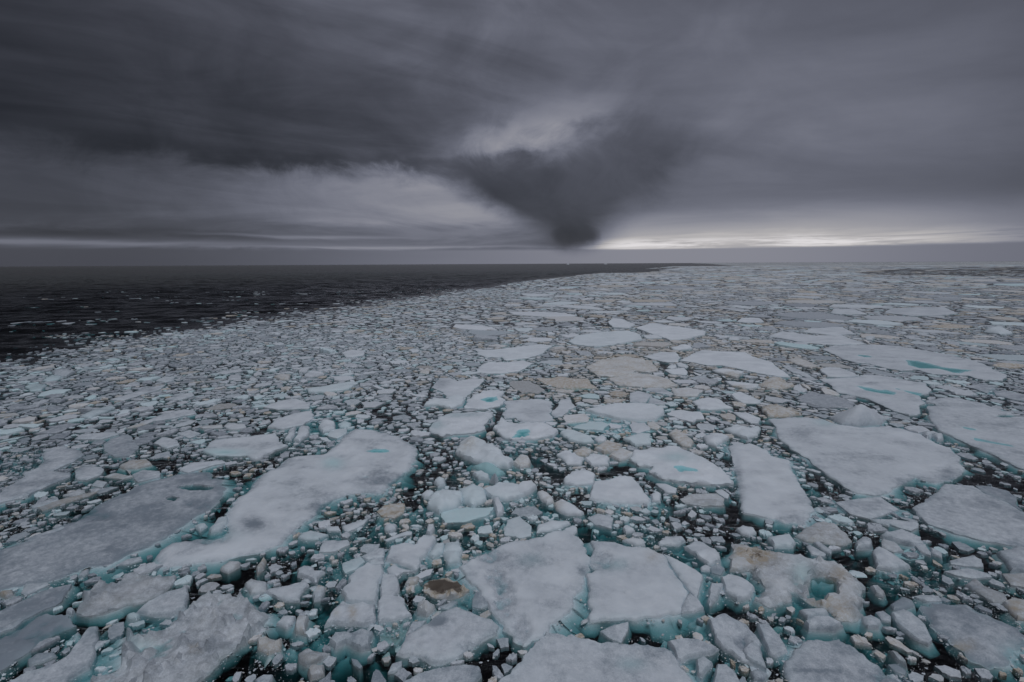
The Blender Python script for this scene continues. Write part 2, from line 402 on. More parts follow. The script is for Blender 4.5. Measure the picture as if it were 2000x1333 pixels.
def hero(win, nums, label, kind='f', F=0.20, ref=None, rough=0.03, dirt=0.0, wet=0.06, blue=0.05, soft=0.05, dome=0.0,
         tilt=(0, 0), lift=0.0, ponds=(), holes=(), wets=(), dirts=(), slush=(), wob=1.0, depth=0.40, flare=0.14, rim=0.0, bumps=(), apex=None, seed=None):
    """one floe or block: its waterline outline, its own relief, thickness, ponds and hollows"""
    global n_floe, n_block
    seed = (n_floe + n_block + 1) * 31 if seed is None else seed
    if F > 0.06: F *= 0.54 if kind == 'f' else 0.46
    dome *= 0.85 if dome >= 0.4 else 0.62; rough *= 0.80
    pp = wpts(win, nums)
    base = to_ground(pp, max(F, 0.0) if F > -0.01 else F)
    if dome > 0:                                       # the far side of a mound is seen over its top
        cyp = pp[:, 1].mean()
        hi = to_ground(pp, F + dome * 0.55)
        k = smooth(0, 1, (cyp - pp[:, 1]) / max(1e-6, cyp - pp[:, 1].min()))[:, None]
        base = base * (1 - k) + hi * k
    if area(base) < 0: base = base[::-1]
    dist = np.hypot(*base.mean(0)); slant = math.hypot(dist, CAM_H)
    A = abs(area(base)); size = math.sqrt(A)
    s = max(slant / 512 * 2.6, math.sqrt(A / 5200.0), 0.02)
    gx_, gy_ = pp.mean(0)
    wet = wet + 0.62 * float(np.clip(math.hypot((gx_ - 1080) / 900, (gy_ - 760) / 560) - 0.35, 0, 0.8))   # vignette painted in: floe greyed by its distance from the view's middle
    # outline with chipped edges
    loop = refine(base, s * 0.8)
    nn = normals(loop)
    amp = min(0.045 * size, 0.20) * wob
    f1 = 1.0 / max(0.10 * size, s * 2.5); f2 = 1.0 / max(0.03 * size, s * 2.0)
    w = (fbm(loop[:, 0] * f1, loop[:, 1] * f1, seed, 3) - 0.5) * 2.2 + (fbm(loop[:, 0] * f2, loop[:, 1] * f2, seed + 5, 2) - 0.5) * 1.1
    loop = loop + nn * (w * amp)[:, None]
    hero_polys.append((loop, F, kind))
    mn, mxx = loop.min(0), loop.max(0)
    rimw = min(0.10, 0.12 * size, max(0.5 * s, 0.03))
    inset = loop - normals(loop) * rimw
    inset = inset[::1]
    di = edge_dist(loop, inset); ok = inside(loop, inset) & (di > rimw * 0.7)
    inset = inset[ok]
    gx, gy = np.meshgrid(np.arange(mn[0], mxx[0], s), np.arange(mn[1], mxx[1], s))
    g = np.stack([gx.ravel(), gy.ravel()], 1)
    rg = np.random.default_rng(seed)
    g = g + rg.uniform(-0.38, 0.38, g.shape) * s
    g = g[inside(loop, g)]
    if len(g): g = g[edge_dist(loop, g) > rimw + 0.45 * s]
    allp = np.concatenate([loop, inset, g]) if len(g) else np.concatenate([loop, inset])
    nl = len(loop)
    org = mn.copy()
    vo, eo, fo, ov, oe, of = delaunay_2d_cdt([Vector(p - org) for p in allp], [(i, (i + 1) % nl) for i in range(nl)], [], 1, 1e-5)
    V = np.array([(v.x, v.y) for v in vo]) + org
    back = {}
    for i, src in enumerate(ov):
        for q in src: back[q] = i
    rimidx = []
    for i in range(nl):
        k = back.get(i)
        if k is not None and (not rimidx or rimidx[-1] != k): rimidx.append(k)
    if rimidx[0] == rimidx[-1]: rimidx.pop()
    d = edge_dist(loop, V)
    d[rimidx] = 0.0
    x, y = V[:, 0], V[:, 1]
    ctr = loop.mean(0)
    # relief
    fr = 1.0 / max(0.22 * size, 3 * s); ff = 1.0 / max(0.06 * size, 2 * s)
    und = (fbm(x * fr, y * fr, seed + 40, 4) - 0.5) * 2
    fine_ = (fbm(x * ff, y * ff, seed + 60, 3, 0.6) - 0.5) * 2
    softv = soft * (0.3 + 1.4 * fbm(x * fr * 1.5, y * fr * 1.5, seed + 80, 2))
    edge = smooth(0, 1, d / np.maximum(softv, 0.02))
    z = F * (0.55 + 0.45 * edge) + und * rough * np.minimum(1, d / 0.3 + 0.25) + fine_ * rough * 0.45
    z += np.maximum(0, fbm(x * ff * 0.7, y * ff * 0.7, seed + 90, 3, 0.65) - 0.60) * rough * 7
    if soft > 0.3: z -= (1 - edge) * (F * 0.62) * (0.55 + 0.8 * fbm(x * ff, y * ff, seed + 13, 3))
    if rim: z += rim * np.exp(-((d - 0.12) / 0.10) ** 2) * (0.4 + fine_)
    if dome:
        dm = max(d.max(), 1e-6)
        z += dome * np.sqrt(np.clip(d / dm, 0, 1)) * (0.72 + 0.55 * und)
    if apex:
        ax = to_ground(wpts(win, apex[:2]), apex[2])[0]
        rr = np.hypot(x - ax[0], y - ax[1]); mxr = np.hypot(loop[:, 0] - ax[0], loop[:, 1] - ax[1])
        ang = np.arctan2(y - ax[1], x - ax[0]); la = np.arctan2(loop[:, 1] - ax[1], loop[:, 0] - ax[0]); o = np.argsort(la)
        R = np.interp(ang, la[o], mxr[o], period=2 * math.pi)
        z += (apex[2] - F) * np.clip(1 - rr / np.maximum(R, 1e-6), 0, 1) ** 0.9
    z += lift + tilt[0] * (x - ctr[0]) + tilt[1] * (y - ctr[1])
    for b in bumps:                                    # (cx, cy, rx, ry, height)
        r_ = ellipse_w(V, win, b, F); z += b[4] * np.exp(-r_ ** 2 * 1.3) * (0.75 + 0.5 * fine_)
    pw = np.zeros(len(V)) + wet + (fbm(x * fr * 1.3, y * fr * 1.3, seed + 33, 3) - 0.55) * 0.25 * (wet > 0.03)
    pb = np.zeros(len(V)) + blue; pd = np.zeros(len(V)) + dirt * (0.35 + 1.3 * fbm(x * fr * 1.6, y * fr * 1.6, seed + 51, 3))
    pw += (1 - edge) * 0.25 * (soft > 0.2)
    pat = fbm(x / 1.9, y / 1.2, seed + 34, 4, 0.55); pw += smooth(0.54, 0.74, pat) * (0.04 + 0.9 * min(0.26, wet * 0.5 + soft * 0.25)) - smooth(0.5, 0.3, pat) * 0.08      # bare refrozen patches and drifted snow
    pw += np.exp(-d / 0.10) * 0.30 * fbm(x * 3, y * 3, seed + 35, 2); pb += np.exp(-d / 0.22) * 0.14 * fbm(x / 0.9, y / 0.9, seed + 36, 2)
    for e in wets:
        r_ = ellipse_w(V, win, e, F) * (0.75 + 0.5 * fbm(x * ff * 0.6, y * ff * 0.6, seed + 70, 3))
        kk = np.exp(-r_ ** 2 * 1.1); pw += e[4] * kk; z -= 0.04 * kk * min(1, F / 0.1 if F > 0 else 0)
        if len(e) > 5: pb += e[5] * kk
    for e in dirts:
        r_ = ellipse_w(V, win, e, F) * (0.7 + 0.6 * fbm(x * ff, y * ff, seed + 75, 3)); pd += e[4] * np.exp(-r_ ** 2)
    for e in slush:                                    # rotten, broken-up patches with sea showing through
        r_ = ellipse_w(V, win, e, F); kk = smooth(1.25, 0.55, r_)
        pit = fbm(x * ff * 1.1, y * ff * 1.1, seed + 77, 3, 0.7)
        z -= kk * (F + 0.02) * (0.3 + 2.3 * np.clip(pit - 0.32, 0, 1)); pw += kk * 0.35
    for e in holes:                                    # melted right through
        if len(e) == 4: r_ = ellipse_w(V, win, e, F) * (0.45 + 1.1 * fbm(x * fr * 2.2, y * fr * 2.2, seed + 78, 3)); kk = smooth(1.2, 0.6, r_)
        z -= kk * (F + 0.75); pb += kk * 0.2
    plist = []
    for pn in ponds:
        q = to_ground(wpts(win, pn), F)
        if area(q) < 0: q = q[::-1]
        q = refine(q, max(s * 0.9, 0.05)); qn = normals(q)
        q = q + qn * ((fbm(q[:, 0] * f1 * 2, q[:, 1] * f1 * 2, seed + 3, 3) - 0.5) * 1.4 * min(0.25, 0.15 * math.sqrt(abs(area(q)))))[:, None]
        dp = edge_dist(q, V) * np.where(inside(q, V), 1, -1)
        dp = dp + (fbm(x * ff * 1.5, y * ff * 1.5, seed + 8, 3) - 0.5) * 0.5; kb = smooth(-0.15, 0.7, dp); kk = smooth(-1.0 * s, 1.6 * s, dp)
        z = z * (1 - kk) + kk * (max(F - 0.14, 0.02) - 0.04 * und); pb += kb * 0.95
        plist.append(q)
    # walls down into the sea
    rim_i = np.array(rimidx); lo = V[rim_i]; ln_ = normals(lo)
    fl = flare * (0.3 + 1.4 * fbm(lo[:, 0] * f1, lo[:, 1] * f1, seed + 21, 2))
    mid = lo + ln_ * (fl * 0.10)[:, None]
    zr = z[rim_i]
    zm = np.minimum(-0.03, zr - 0.03)
    n0 = len(V); k = len(rim_i)
    VV = np.concatenate([np.column_stack([V, z]), np.column_stack([mid, zm])])
    faces = [tuple(f) for f in fo]
    for i in range(k):
        j = (i + 1) % k
        faces.append((int(rim_i[i]), n0 + i, n0 + j, int(rim_i[j])))
    pside = np.column_stack([pd[rim_i] * 0.9, pw[rim_i] * 0.4, pb[rim_i] + 0.08])
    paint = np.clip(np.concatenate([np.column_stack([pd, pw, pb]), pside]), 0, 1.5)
    # the foot of the floe under water
    fw_ = flare * (0.15 + 3.2 * np.maximum(0, fbm(lo[:, 0] / 2.2, lo[:, 1] / 2.2, seed + 23, 2) - 0.42) ** 1.0 * 2.2) * (1.5 if F > 0 else 0.4) * min(1.0, 0.4 + size / 6)
    dp_ = depth * (0.5 + 0.8 * fbm(lo[:, 0] * f1, lo[:, 1] * f1, seed + 22, 2))
    foot = np.concatenate([np.column_stack([mid, zm + 0.004]), np.column_stack([mid + ln_ * (fw_ * 0.55)[:, None], zm - dp_ * 0.55 - 0.06]),
                           np.column_stack([mid + ln_ * fw_[:, None], zm - dp_]), np.column_stack([mid + ln_ * (fw_ * 0.2)[:, None], zm - dp_ * 1.5])])
    ffaces = [(r_ * k + i, (r_ + 1) * k + i, (r_ + 1) * k + (i + 1) % k, r_ * k + (i + 1) % k) for r_ in range(3) for i in range(k)]
    # faces counter-clockwise seen from above
    f0 = faces[0]; a_, b_, c_ = (VV[q][:2] for q in f0[:3])
    nm = 'ice_floe' if kind == 'f' else 'ice_block'
    O = np.array([ctr[0], ctr[1], 0.0])
    ob = link_mesh(nm, VV - O, faces, paint, ICE)
    ob.location = O
    try: ob.data.set_sharp_from_angle(angle=math.radians(42))
    except Exception: pass
    ob['label'] = label; ob['category'] = 'ice floe' if kind == 'f' else 'ice block'
    ob['group'] = FLOE_GROUP if kind == 'f' else BLOCK_GROUP
    if kind == 'f': n_floe += 1
    else: n_block += 1
    fo_ = link_mesh('ice_foot', foot - O, ffaces, np.tile(np.array([dirt * 0.3, 0.25, 0.05]), (len(foot), 1)), ICE)
    fo_.parent = ob
    for q in plist:
        zc = F - 0.05
        qe = q + normals(q) * min(0.10, 1.2 * s)
        tri = delaunay_2d_cdt([Vector(p - org) for p in qe], [(i, (i + 1) % len(qe)) for i in range(len(qe))], [], 1, 1e-5)
        pv = np.array([(v.x, v.y) for v in tri[0]]) + org
        po = link_mesh('melt_pond', np.column_stack([pv, np.full(len(pv), zc)]) - O, [tuple(f) for f in tri[2]], None, POND, False)
        po.parent = ob
    if ref: REFS.append((ctr[0], ctr[1], ref))
    return ob
# ------------------------------------------------------------------ sea and far ice
ICE_EDGE = [(-60, 724), (0, 716), (120, 697), (250, 667), (400, 641), (500, 624), (620, 610), (700, 601), (850, 578), (950, 563), (1000, 552), (1100, 541), (1200, 531), (1300, 522), (1345, 518), (1400, 517)]
edge_g = np.array([ground(*p) for p in ICE_EDGE])
edge_az = np.degrees(np.arctan2(edge_g[:, 0], edge_g[:, 1])); edge_r = np.hypot(edge_g[:, 0], edge_g[:, 1])
def ice_limit(x, y):               # distance from the viewer at which the pack gives way to open sea, along each bearing
    a = np.degrees(np.arctan2(x, y))
    r = np.exp(np.interp(a, edge_az, np.log(edge_r)))
    return np.where(a > edge_az[-1], 1e6, r)
WAVES = [(14.0, -8, .010), (10.5, 11, .011), (8.2, -20, .011), (6.4, 4, .012), (5.1, 26, .011), (4.2, -30, .011), (3.3, 9, .012)]
def waves(x, y, foot):
    """short wind sea on the open water, damped to nothing inside the pack"""
    z = np.zeros_like(x)
    env = 0.35 + 1.3 * fbm(x / 30.0, y / 22.0, 611, 3)
    for i, (lam, dg, st) in enumerate(WAVES):
        t = math.radians(dg); ph = 6.28 * fbm(x / (lam * 3.2), y / (lam * 3.2), 620 + i, 2) * 1.6
        u = (x * math.sin(t) + y * math.cos(t)) * 2 * math.pi / lam + ph
        z += lam * st * (np.sin(u) + 0.25 * np.sin(2 * u)) * smooth(0.55, 0.22, foot / lam)
    return z * env
def sea():
    rs = [22 + 5.5 * i for i in range(14)]
    while rs[-1] < 420: rs.append(rs[-1] + 0.85)
    while rs[-1] < 1300: rs.append(rs[-1] * 1.0021)
    while rs[-1] < 34000: rs.append(rs[-1] * 1.10)
    rs = np.array(rs); av = np.radians(np.concatenate([np.arange(-80, 16, 0.30), np.arange(16, 80.1, 2.0)]))
    RR, AA = np.meshgrid(rs, av, indexing='ij')
    x = RR * np.sin(AA); y = RR * np.cos(AA) - 30.0
    rc = np.hypot(x, y); a = np.degrees(np.arctan2(x, y))
    op = smooth(1.0, 1.18, rc / ice_limit(x, y)) * (a < 13)
    foot = np.maximum(0.85, RR * 0.0021) * np.ones_like(x)
    z = waves(x, y, foot) * op * smooth(1500, 700, rc)
    nr, na = x.shape
    top = np.column_stack([x.ravel(), y.ravel(), z.ravel()])
    ii, jj = np.meshgrid(np.arange(nr - 1), np.arange(na - 1), indexing='ij'); q = (ii * na + jj).ravel()
    T = np.concatenate([np.stack([q, q + 1, q + na + 1], 1), np.stack([q, q + na + 1, q + na], 1)])
    ntop = len(T)
    per = [*range(na)] + [i * na + na - 1 for i in range(1, nr)] + [(nr - 1) * na + j for j in range(na - 2, -1, -1)] + [i * na for i in range(nr - 2, 0, -1)]
    lowv = top[per].copy(); lowv[:, 2] = -9.0
    b = len(top); n = len(per); P_ = np.array(per); i = np.arange(n); j = (i + 1) % n
    side = np.concatenate([np.stack([P_[i], b + i, b + j], 1), np.stack([P_[i], b + j, P_[j]], 1)])
    cen = np.array([[0.0, 4000.0, -9.0]])
    bot = np.stack([b + i, np.full(n, b + n), b + j], 1)
    V = np.concatenate([top, lowv, cen]); TT = np.concatenate([T, side, bot])
    ob = fast_mesh('sea_water', V, TT, np.zeros((len(V), 3)), WATER)
    ob.data.materials.append(DEEP)
    mi = np.ones(len(TT), np.int32); mi[:ntop] = 0
    ob.data.polygons.foreach_set('material_index', mi)
    ob.data.polygons.foreach_set('use_smooth', np.arange(len(TT)) < ntop)
    ob['kind'] = 'structure'; ob['label'] = 'near black arctic sea water between the ice and open to the left'
sea()

# ------------------------------------------------------------------ the floes one can tell apart, from near to far
# white and grey foreground floes
hero('C', [270,925,550,965,700,1010,880,1022,1060,1042,1250,1075,1290,1140,1360,1250,1440,1332,1500,1420,1300,1520,600,1540,-200,1520,-100,1330,0,1215,120,1090,210,1000],
     'large smooth white floe cut by the bottom edge of the view, right of centre', F=.26, ref='the large smooth bottom floe', rough=.035, wets=[(930,1180,110,55,.55,.25),(740,1150,45,200,.25)], flare=.3)
hero('P2', [705,590,760,555,900,480,1010,450,1130,430,1280,380,1345,362,1365,420,1410,480,1432,560,1440,600,1400,640,1390,680,1360,750,1310,830,1250,890,1150,965,1065,1025,1020,1000,960,930,900,860,850,760,790,690,745,640],
     'big triangular white floe pointing at the viewer, crumbly slush along its left side', F=.22, ref='the big triangular white floe', rough=.035, wets=[(1110,550,70,36,.5,.15),(1390,610,26,30,.7),(960,640,120,160,.10)],
     slush=[(900,640,60,60),(960,760,70,130),(1050,930,60,90),(880,520,110,50)], bumps=[(980,560,20,30,.05),(1085,460,12,40,.05)], flare=.4)
hero('C', [620,225,800,235,900,262,1060,275,1180,325,1230,420,1280,500,1375,618,1340,680,1312,775,1150,800,950,828,800,820,610,838,605,700,605,600,585,480,615,470,650,440,612,400,608,350,650,280],
     'broad clean white floe with straight front edge and slushy notch in its left', F=.24, ref='the straight-edged white floe', rough=.03, slush=[(700,370,90,95)], wets=[(800,410,110,50,.5,.25),(900,480,40,120,.12)], dirts=[(1110,340,70,50,.22)], flare=.3, wob=.5)
hero('C', [1185,320,1300,370,1440,450,1490,490,1475,570,1442,665,1392,612,1310,512,1245,412], 'white wedge split by a dark crack from the right side of the straight-edged floe', F=.24, wob=.4)
hero('C', [1385,622,1450,670,1497,740,1420,770,1325,782,1318,740,1348,680], 'small white corner piece cracked off the straight-edged floe at its lower right tip', F=.24, wob=.4)
hero('C', [685,930,800,880,910,852,905,920,850,1012,790,1000], 'small white triangular slab alone in the dark water in front of the straight-edged floe', kind='b', F=.16, ref='the lone white triangle')
hero('C', [1215,1000,1330,985,1450,985,1620,1050,1560,1085,1400,1115,1320,1150,1290,1140,1265,1070], 'thick white slab with a pale vertical front face beside the large bottom floe', kind='b', F=.42, tilt=(-.02,.03), ref='the thick front-faced slab', wob=.5)
hero('C', [1440,1140,1500,1120,1570,1170,1520,1220,1480,1290,1445,1260], 'small wedge of ice standing just in front of the thick slab', kind='b', F=.35, dome=.12)
hero('C', [1530,850,1660,795,1740,830,1850,890,1920,950,1960,1080,1990,1230,1880,1180,1780,1140,1650,1050,1580,980], 'tilted white floe with crumbled pits, its high edge facing left', F=.28, ref='the tilted pitted floe', rough=.07, slush=[(1800,1010,60,70)], tilt=(-.05,.05))
hero('C', [1600,1185,1680,1175,1760,1260,1795,1332,1800,1400,1560,1400,1572,1300], 'blunt white block at the bottom edge below the tilted pitted floe', kind='b', F=.36)
hero('C', [1800,1080,1880,1010,1940,1060,1985,1225,1890,1180,1830,1140], 'squarish white slab lying against the near corner of the tilted pitted floe', kind='b', F=.33, lift=.08)
hero('C', [1860,1240,1930,1215,2000,1270,1960,1320,1890,1300], 'rounded grey lump below the squarish slab near the bottom edge', kind='b', F=.2, dome=.15, wet=.3)
hero('D', [-85,880,10,890,90,960,150,1040,155,1065,60,1104,10,1080,-40,985], 'sharp white shard with its point up beside the tilted pitted floe', kind='b', F=.4, tilt=(-.1,.14), ref='the sharp white shard')
hero('D', [140,1190,200,1080,290,995,440,1005,555,985,640,1030,760,1120,900,1220,1050,1320,1150,1420,100,1430,140,1320],
     'big white floe at the bottom right with a thin curved crack across it', F=.24, ref='the cracked bottom right floe', rough=.05, soft=.12, wets=[(380,1240,220,14,.5),(800,1250,200,80,.2)], slush=[(950,1270,180,70)], flare=.4)
hero('P3', [365,445,450,448,540,490,640,500,760,515,850,550,940,545,1000,590,1070,640,1110,690,1090,760,1085,850,1040,885,960,870,900,810,800,770,720,735,655,770,590,805,500,760,560,690,500,640,490,600,365,600],
     'old hollowed floe stained tan and brown with a dark pool melted through it', F=.34, ref='the old tan hollowed floe', rough=.17, soft=.35, dirt=.10, holes=[(870,690,75,62)], dirts=[(510,520,80,60,.9),(960,650,70,50,.5),(880,790,130,45,.4),(980,850,60,40,.4),(400,500,40,60,.3)], wets=[(530,560,70,60,.5),(760,620,60,60,.35,.4)], bumps=[(1000,720,60,90,.15),(840,560,80,25,.15)], slush=[(740,680,50,70)])
hero('P3', [310,645,360,620,430,650,500,700,475,755,400,770,335,725], 'white rounded block leaning on the left side of the old tan hollowed floe', kind='b', F=.36, dome=.22)
hero('P3', [250,680,322,690,290,750,247,795,233,770], 'thin upright white shard just left of the old tan hollowed floe', kind='b', F=.4, tilt=(.15,0))
hero('P3', [365,540,440,530,490,590,420,605,360,600], 'tan topped knob at the upper left corner of the hollowed floe', kind='b', F=.40, dome=.15, dirt=.25)
hero('D', [960,780,1050,750,1130,780,1230,870,1285,990,1250,1022,1150,980,1020,880], 'smooth white oval floe in dark water between two larger right hand floes', F=.28, ref='the smooth white oval floe', wob=.3)
hero('D', [1205,740,1290,700,1430,715,1550,710,1650,770,1800,830,1950,890,1985,960,2000,1030,1900,1110,1880,1170,1720,1200,1600,1130,1500,1040,1390,960,1290,880],
     'large grey white floe near the lower right corner with a tan stained lower edge', F=.22, ref='the large lower right floe', wet=.14, rough=.05, soft=.6, dirts=[(1480,1040,120,40,.5)], wets=[(1250,830,60,110,.3),(1900,1050,90,60,.3,.2)], flare=.5)
hero('H', [1145,765,1220,700,1330,640,1380,580,1500,590,1600,590,1700,650,1900,740,2100,850,2300,900,2300,1060,2000,1060,1850,1050,1600,1000,1400,940,1250,890,1180,820],
     'large flat grey white floe cut by the right edge of the view', F=.20, ref='the flat right edge floe', wet=.10, rough=.03, wets=[(1400,800,80,60,.2)], flare=.3, wob=.6)
hero('H', [1620,590,1750,600,1880,640,1940,680,1935,740,1990,790,1900,745,1760,680,1680,640], 'thin grey sheet of ice sliding over the upper edge of the flat right edge floe', F=.10, wet=.45)
hero('H', [10,75,150,65,280,60,420,70,570,120,720,140,900,130,1050,150,1200,195,1330,265,1420,300,1520,370,1470,410,1530,450,1500,510,1440,550,1300,560,1150,520,1050,560,960,630,830,665,700,650,600,600,480,520,380,440,300,370,180,300,100,240,75,190,60,130],
     'largest flat white floe on the right with a broken grey near right corner', F=.22, ref='the largest flat right floe', rough=.035, slush=[(1200,560,190,55),(1420,500,110,60)], wets=[(240,190,120,45,.35),(450,100,100,30,.35,.3),(700,380,300,60,.08)], wet=.08, flare=.35)
hero('M', [95,782,220,765,420,742,560,752,655,792,600,842,380,862,220,847], 'tall pyramid shaped white block standing on the back edge of the largest flat floe', kind='b', F=.25, apex=(410,640,2.0), ref='the white pyramid block', wob=.3, depth=.2)
hero('P', [1424,870,1464,865,1496,877,1510,891,1538,898,1550,919,1559,944,1576,968,1588,993,1580,1005,1573,1022,1545,1020,1510,1012,1482,1005,1451,1000,1447,970,1440,945,1436,920,1428,895],
     'long tongue shaped white floe left of the largest flat right floe', F=.24, ref='the tongue shaped floe', rough=.035, soft=.2, slush=[(1440,940,10,60),(1540,1015,40,10)], flare=.4)
hero('G', [915,390,960,320,1100,295,1280,285,1400,330,1500,370,1570,420,1640,470,1690,510,1720,560,1650,570,1500,575,1350,560,1200,545,1120,510,1060,475,1100,445,1000,430],
     'lumpy white floe with a dark teal pool in its middle', F=.34, ref='the lumpy floe with a teal pool', rough=.10, ponds=[[1255,430,1330,440,1455,465,1440,480,1300,478]], wets=[(1280,370,120,40,.3,.3)], bumps=[(1400,530,200,30,.14),(1050,350,120,40,.12)])
hero('G', [640,560,760,550,830,520,940,530,990,580,1075,690,1060,720,900,715,760,710,610,680], 'clean white angular floe floating above turquoise water at mid right', F=.36, ref='the clean angular white floe', rough=.05, tilt=(0,.03), flare=.5, wob=.5)
hero('K', [815,880,900,790,960,830,1100,830,1280,825,1400,870,1445,910,1380,950,1280,970,1160,975,1000,990,900,950], 'horseshoe shaped white floe round a teal pool open to the front', F=.42, ref='the horseshoe floe', rough=.12, ponds=[[1050,895,1180,885,1170,950,1080,975,1000,975]], bumps=[(900,820,50,40,.35),(1280,870,110,40,.2)])
hero('P5', [1410,425,1480,410,1560,395,1680,390,1780,395,1845,420,1850,440,1800,475,1720,485,1600,475,1500,450], 'thick smooth white floe with a bright turquoise lip along its front edge', F=.45, ref='the thick smooth white floe', rough=.05, flare=.6, blue=.08, wob=.4)
hero('K', [930,620,1100,605,1290,595,1390,625,1385,690,1365,740,1415,800,1300,830,1080,825,1030,780,930,790,895,750,945,710], 'flat pale grey floe with squared sides just above the horseshoe floe', F=.16, ref='the squared grey floe', wet=.25, rough=.02)
hero('K', [1470,600,1560,590,1620,670,1560,700,1480,765,1390,760,1385,720,1450,660], 'grey slab split off the right side of the squared grey floe', F=.18, wet=.22)
hero('K', [215,480,290,390,400,392,470,420,600,395,730,400,710,440,640,490,570,560,530,600,400,600,370,585,330,530], 'grey white floe with a rough darker left half behind the raised ridge', F=.20, wet=.15, wets=[(310,450,80,60,.5)], rough=.04)
hero('K', [140,655,150,630,240,585,370,600,380,570,450,545,540,570,525,640,500,655,400,680,250,650], 'raised white ridge block along the front of the rough grey floe', kind='b', F=.45, dome=.35, blue=.12)
hero('K', [560,610,640,560,720,520,850,500,925,530,890,570,940,610,870,660,740,690,540,680], 'chunky floe with a greenish pool between two raised white lips', F=.34, ref='the greenish pooled floe', rough=.12, ponds=[[700,600,780,575,860,570,840,615,760,632]])
hero('K', [190,880,280,770,400,730,560,720,750,715,825,740,740,840,750,890,600,920,450,940,330,960,220,920], 'rough white floe streaked grey green, left of the dark lead by the horseshoe floe', F=.30, ref='the streaked rough floe', rough=.12, soft=.25, wets=[(500,750,200,25,.5,.2),(260,850,70,50,.45,.3)], bumps=[(420,850,120,60,.2)])
hero('K', [640,115,800,115,950,100,1100,80,1280,60,1400,75,1330,120,1310,150,1160,195,940,220,900,190,740,185,670,160], 'broad white floe with a dark notch along its left front, upper of two at centre', F=.34, ref='the upper centre floe', rough=.05, blue=.08)
hero('K', [650,330,700,260,780,235,920,240,1100,220,1210,245,1150,280,1080,320,900,345,750,345], 'white floe lying just below the broad notched centre floe', F=.26, rough=.04)
hero('R6', [1035,355,1090,315,1250,295,1420,285,1500,310,1515,340,1380,370,1200,390,1070,375], 'bright lumpy white floe in the middle distance, right of centre', F=.45, ref='the bright lumpy distant floe', rough=.12, blue=.12)
hero('L', [640,220,700,190,760,150,850,120,1000,130,1280,140,1350,180,1550,240,1600,290,1720,380,1600,375,1400,340,1200,300,1050,265,900,265,760,235], 'long flat white floe tapering to the right in the middle distance', F=.30, ref='the long tapering floe', rough=.04)
hero('L', [280,180,440,140,600,140,640,190,620,235,500,235,400,215], 'rounded grey white floe touching the left tip of the long tapering floe', F=.24, wet=.12)
hero('L', [510,290,540,265,600,255,612,285,560,300], 'small white lump above the flat white cake, left end of a row of three', kind='b', F=.3, dome=.2)
hero('L', [605,240,660,245,725,275,700,295,620,275], 'white lump under the left tip of the long tapering floe', kind='b', F=.35, dome=.2)
hero('L', [485,310,560,300,690,290,715,330,710,360,560,350], 'flat white cake with a sheer front below the left tip of the long tapering floe', kind='b', F=.4, ref='the flat white cake')
hero('P', [1144,716,1170,703,1210,697,1250,700,1275,710,1287,723,1265,727,1240,724,1235,733,1190,735,1165,733], 'dirty tan rubble floe, upper of a pair in the middle distance', F=.35, ref='the tan rubble floe', rough=.18, dirt=.38)
hero('P', [1186,739,1240,728,1280,733,1310,742,1325,752,1300,757,1250,755,1210,752], 'dirty tan rubble floe, lower of a pair, whiter at its right end', F=.35, rough=.18, dirt=.33)
hero('L', [285,510,370,465,470,490,590,550,500,550,390,530], 'thin smooth grey plate with one half darker, above the thick smooth floe', F=.13, wet=.35, wob=.2)
hero('L', [150,540,230,515,370,550,305,632,150,628], 'thin grey plate with straight cut sides behind the thick smooth floe', F=.13, wet=.3, wob=.2)
hero('L', [330,632,352,577,530,635,480,652,400,646], 'thin grey triangular plate right of the straight cut plate', F=.13, wet=.32, wob=.2)
hero('L', [550,500,700,480,870,510,820,560,680,572,590,562], 'tan edged white floe right of the thin grey plates', F=.3, rough=.1, dirt=.22)
hero('L', [1130,560,1210,535,1300,560,1440,605,1420,625,1260,622,1180,592], 'clean white wedge with a thin dark split, above the tan clump', F=.4, ref='the split white wedge', tilt=(0,.08))
hero('L', [760,620,900,570,1040,590,1080,650,1150,680,980,700,840,695], 'low white mound of snow covered ice left of the split white wedge', F=.25, dome=.35)
hero('L', [1150,720,1300,730,1420,780,1400,830,1330,832,1230,772], 'plain white slab below the tan clump at mid right', F=.3)
hero('L', [860,960,950,920,1050,920,1130,970,1050,1010,1000,1060,900,1030], 'rounded white block like a snowball above the lumpy pool floe', kind='b', F=.3, dome=.5, ref='the snowball block')
hero('L', [1060,890,1180,840,1330,880,1430,850,1400,950,1300,980,1200,950], 'knobbly white floe with a blue green left flank, right of the snowball block', F=.25, dome=.4, rough=.12, blue=.1)
hero('L', [1430,690,1500,640,1640,650,1700,690,1830,740,1700,770,1500,762], 'ochre tan clump of dirty ice at the upper left corner of the largest flat floe', F=.3, dome=.4, dirt=.55, rough=.15, ref='the ochre tan clump')
hero('L', [960,310,1080,285,1180,320,1270,330,1200,392,1050,352], 'white capped block with a pitted brown front in the middle distance', kind='b', F=.45, dome=.5, dirts=[(1130,370,130,25,.5)], ref='the white capped brown block')
hero('L', [1400,460,1520,380,1620,380,1760,470,1640,500,1480,500], 'brown grey heap of rubble ice right of the white capped block', F=.25, dome=.4, dirt=.5, rough=.18)
hero('L', [1070,415,1200,430,1420,450,1390,480,1250,490,1150,470], 'long white floe with a pitted tan underside below the white capped block', F=.4, dirts=[(1200,480,110,20,.5)], rough=.08)
hero('L', [1630,270,1700,270,1800,310,1960,390,1880,385,1740,335], 'narrow grey floe beyond the right tip of the long tapering floe', F=.2, wet=.2)
hero('L', [1680,210,1800,190,1990,270,1930,300,1780,260], 'tan stained floe beside the narrow grey floe', F=.35, dirt=.35, rough=.15)
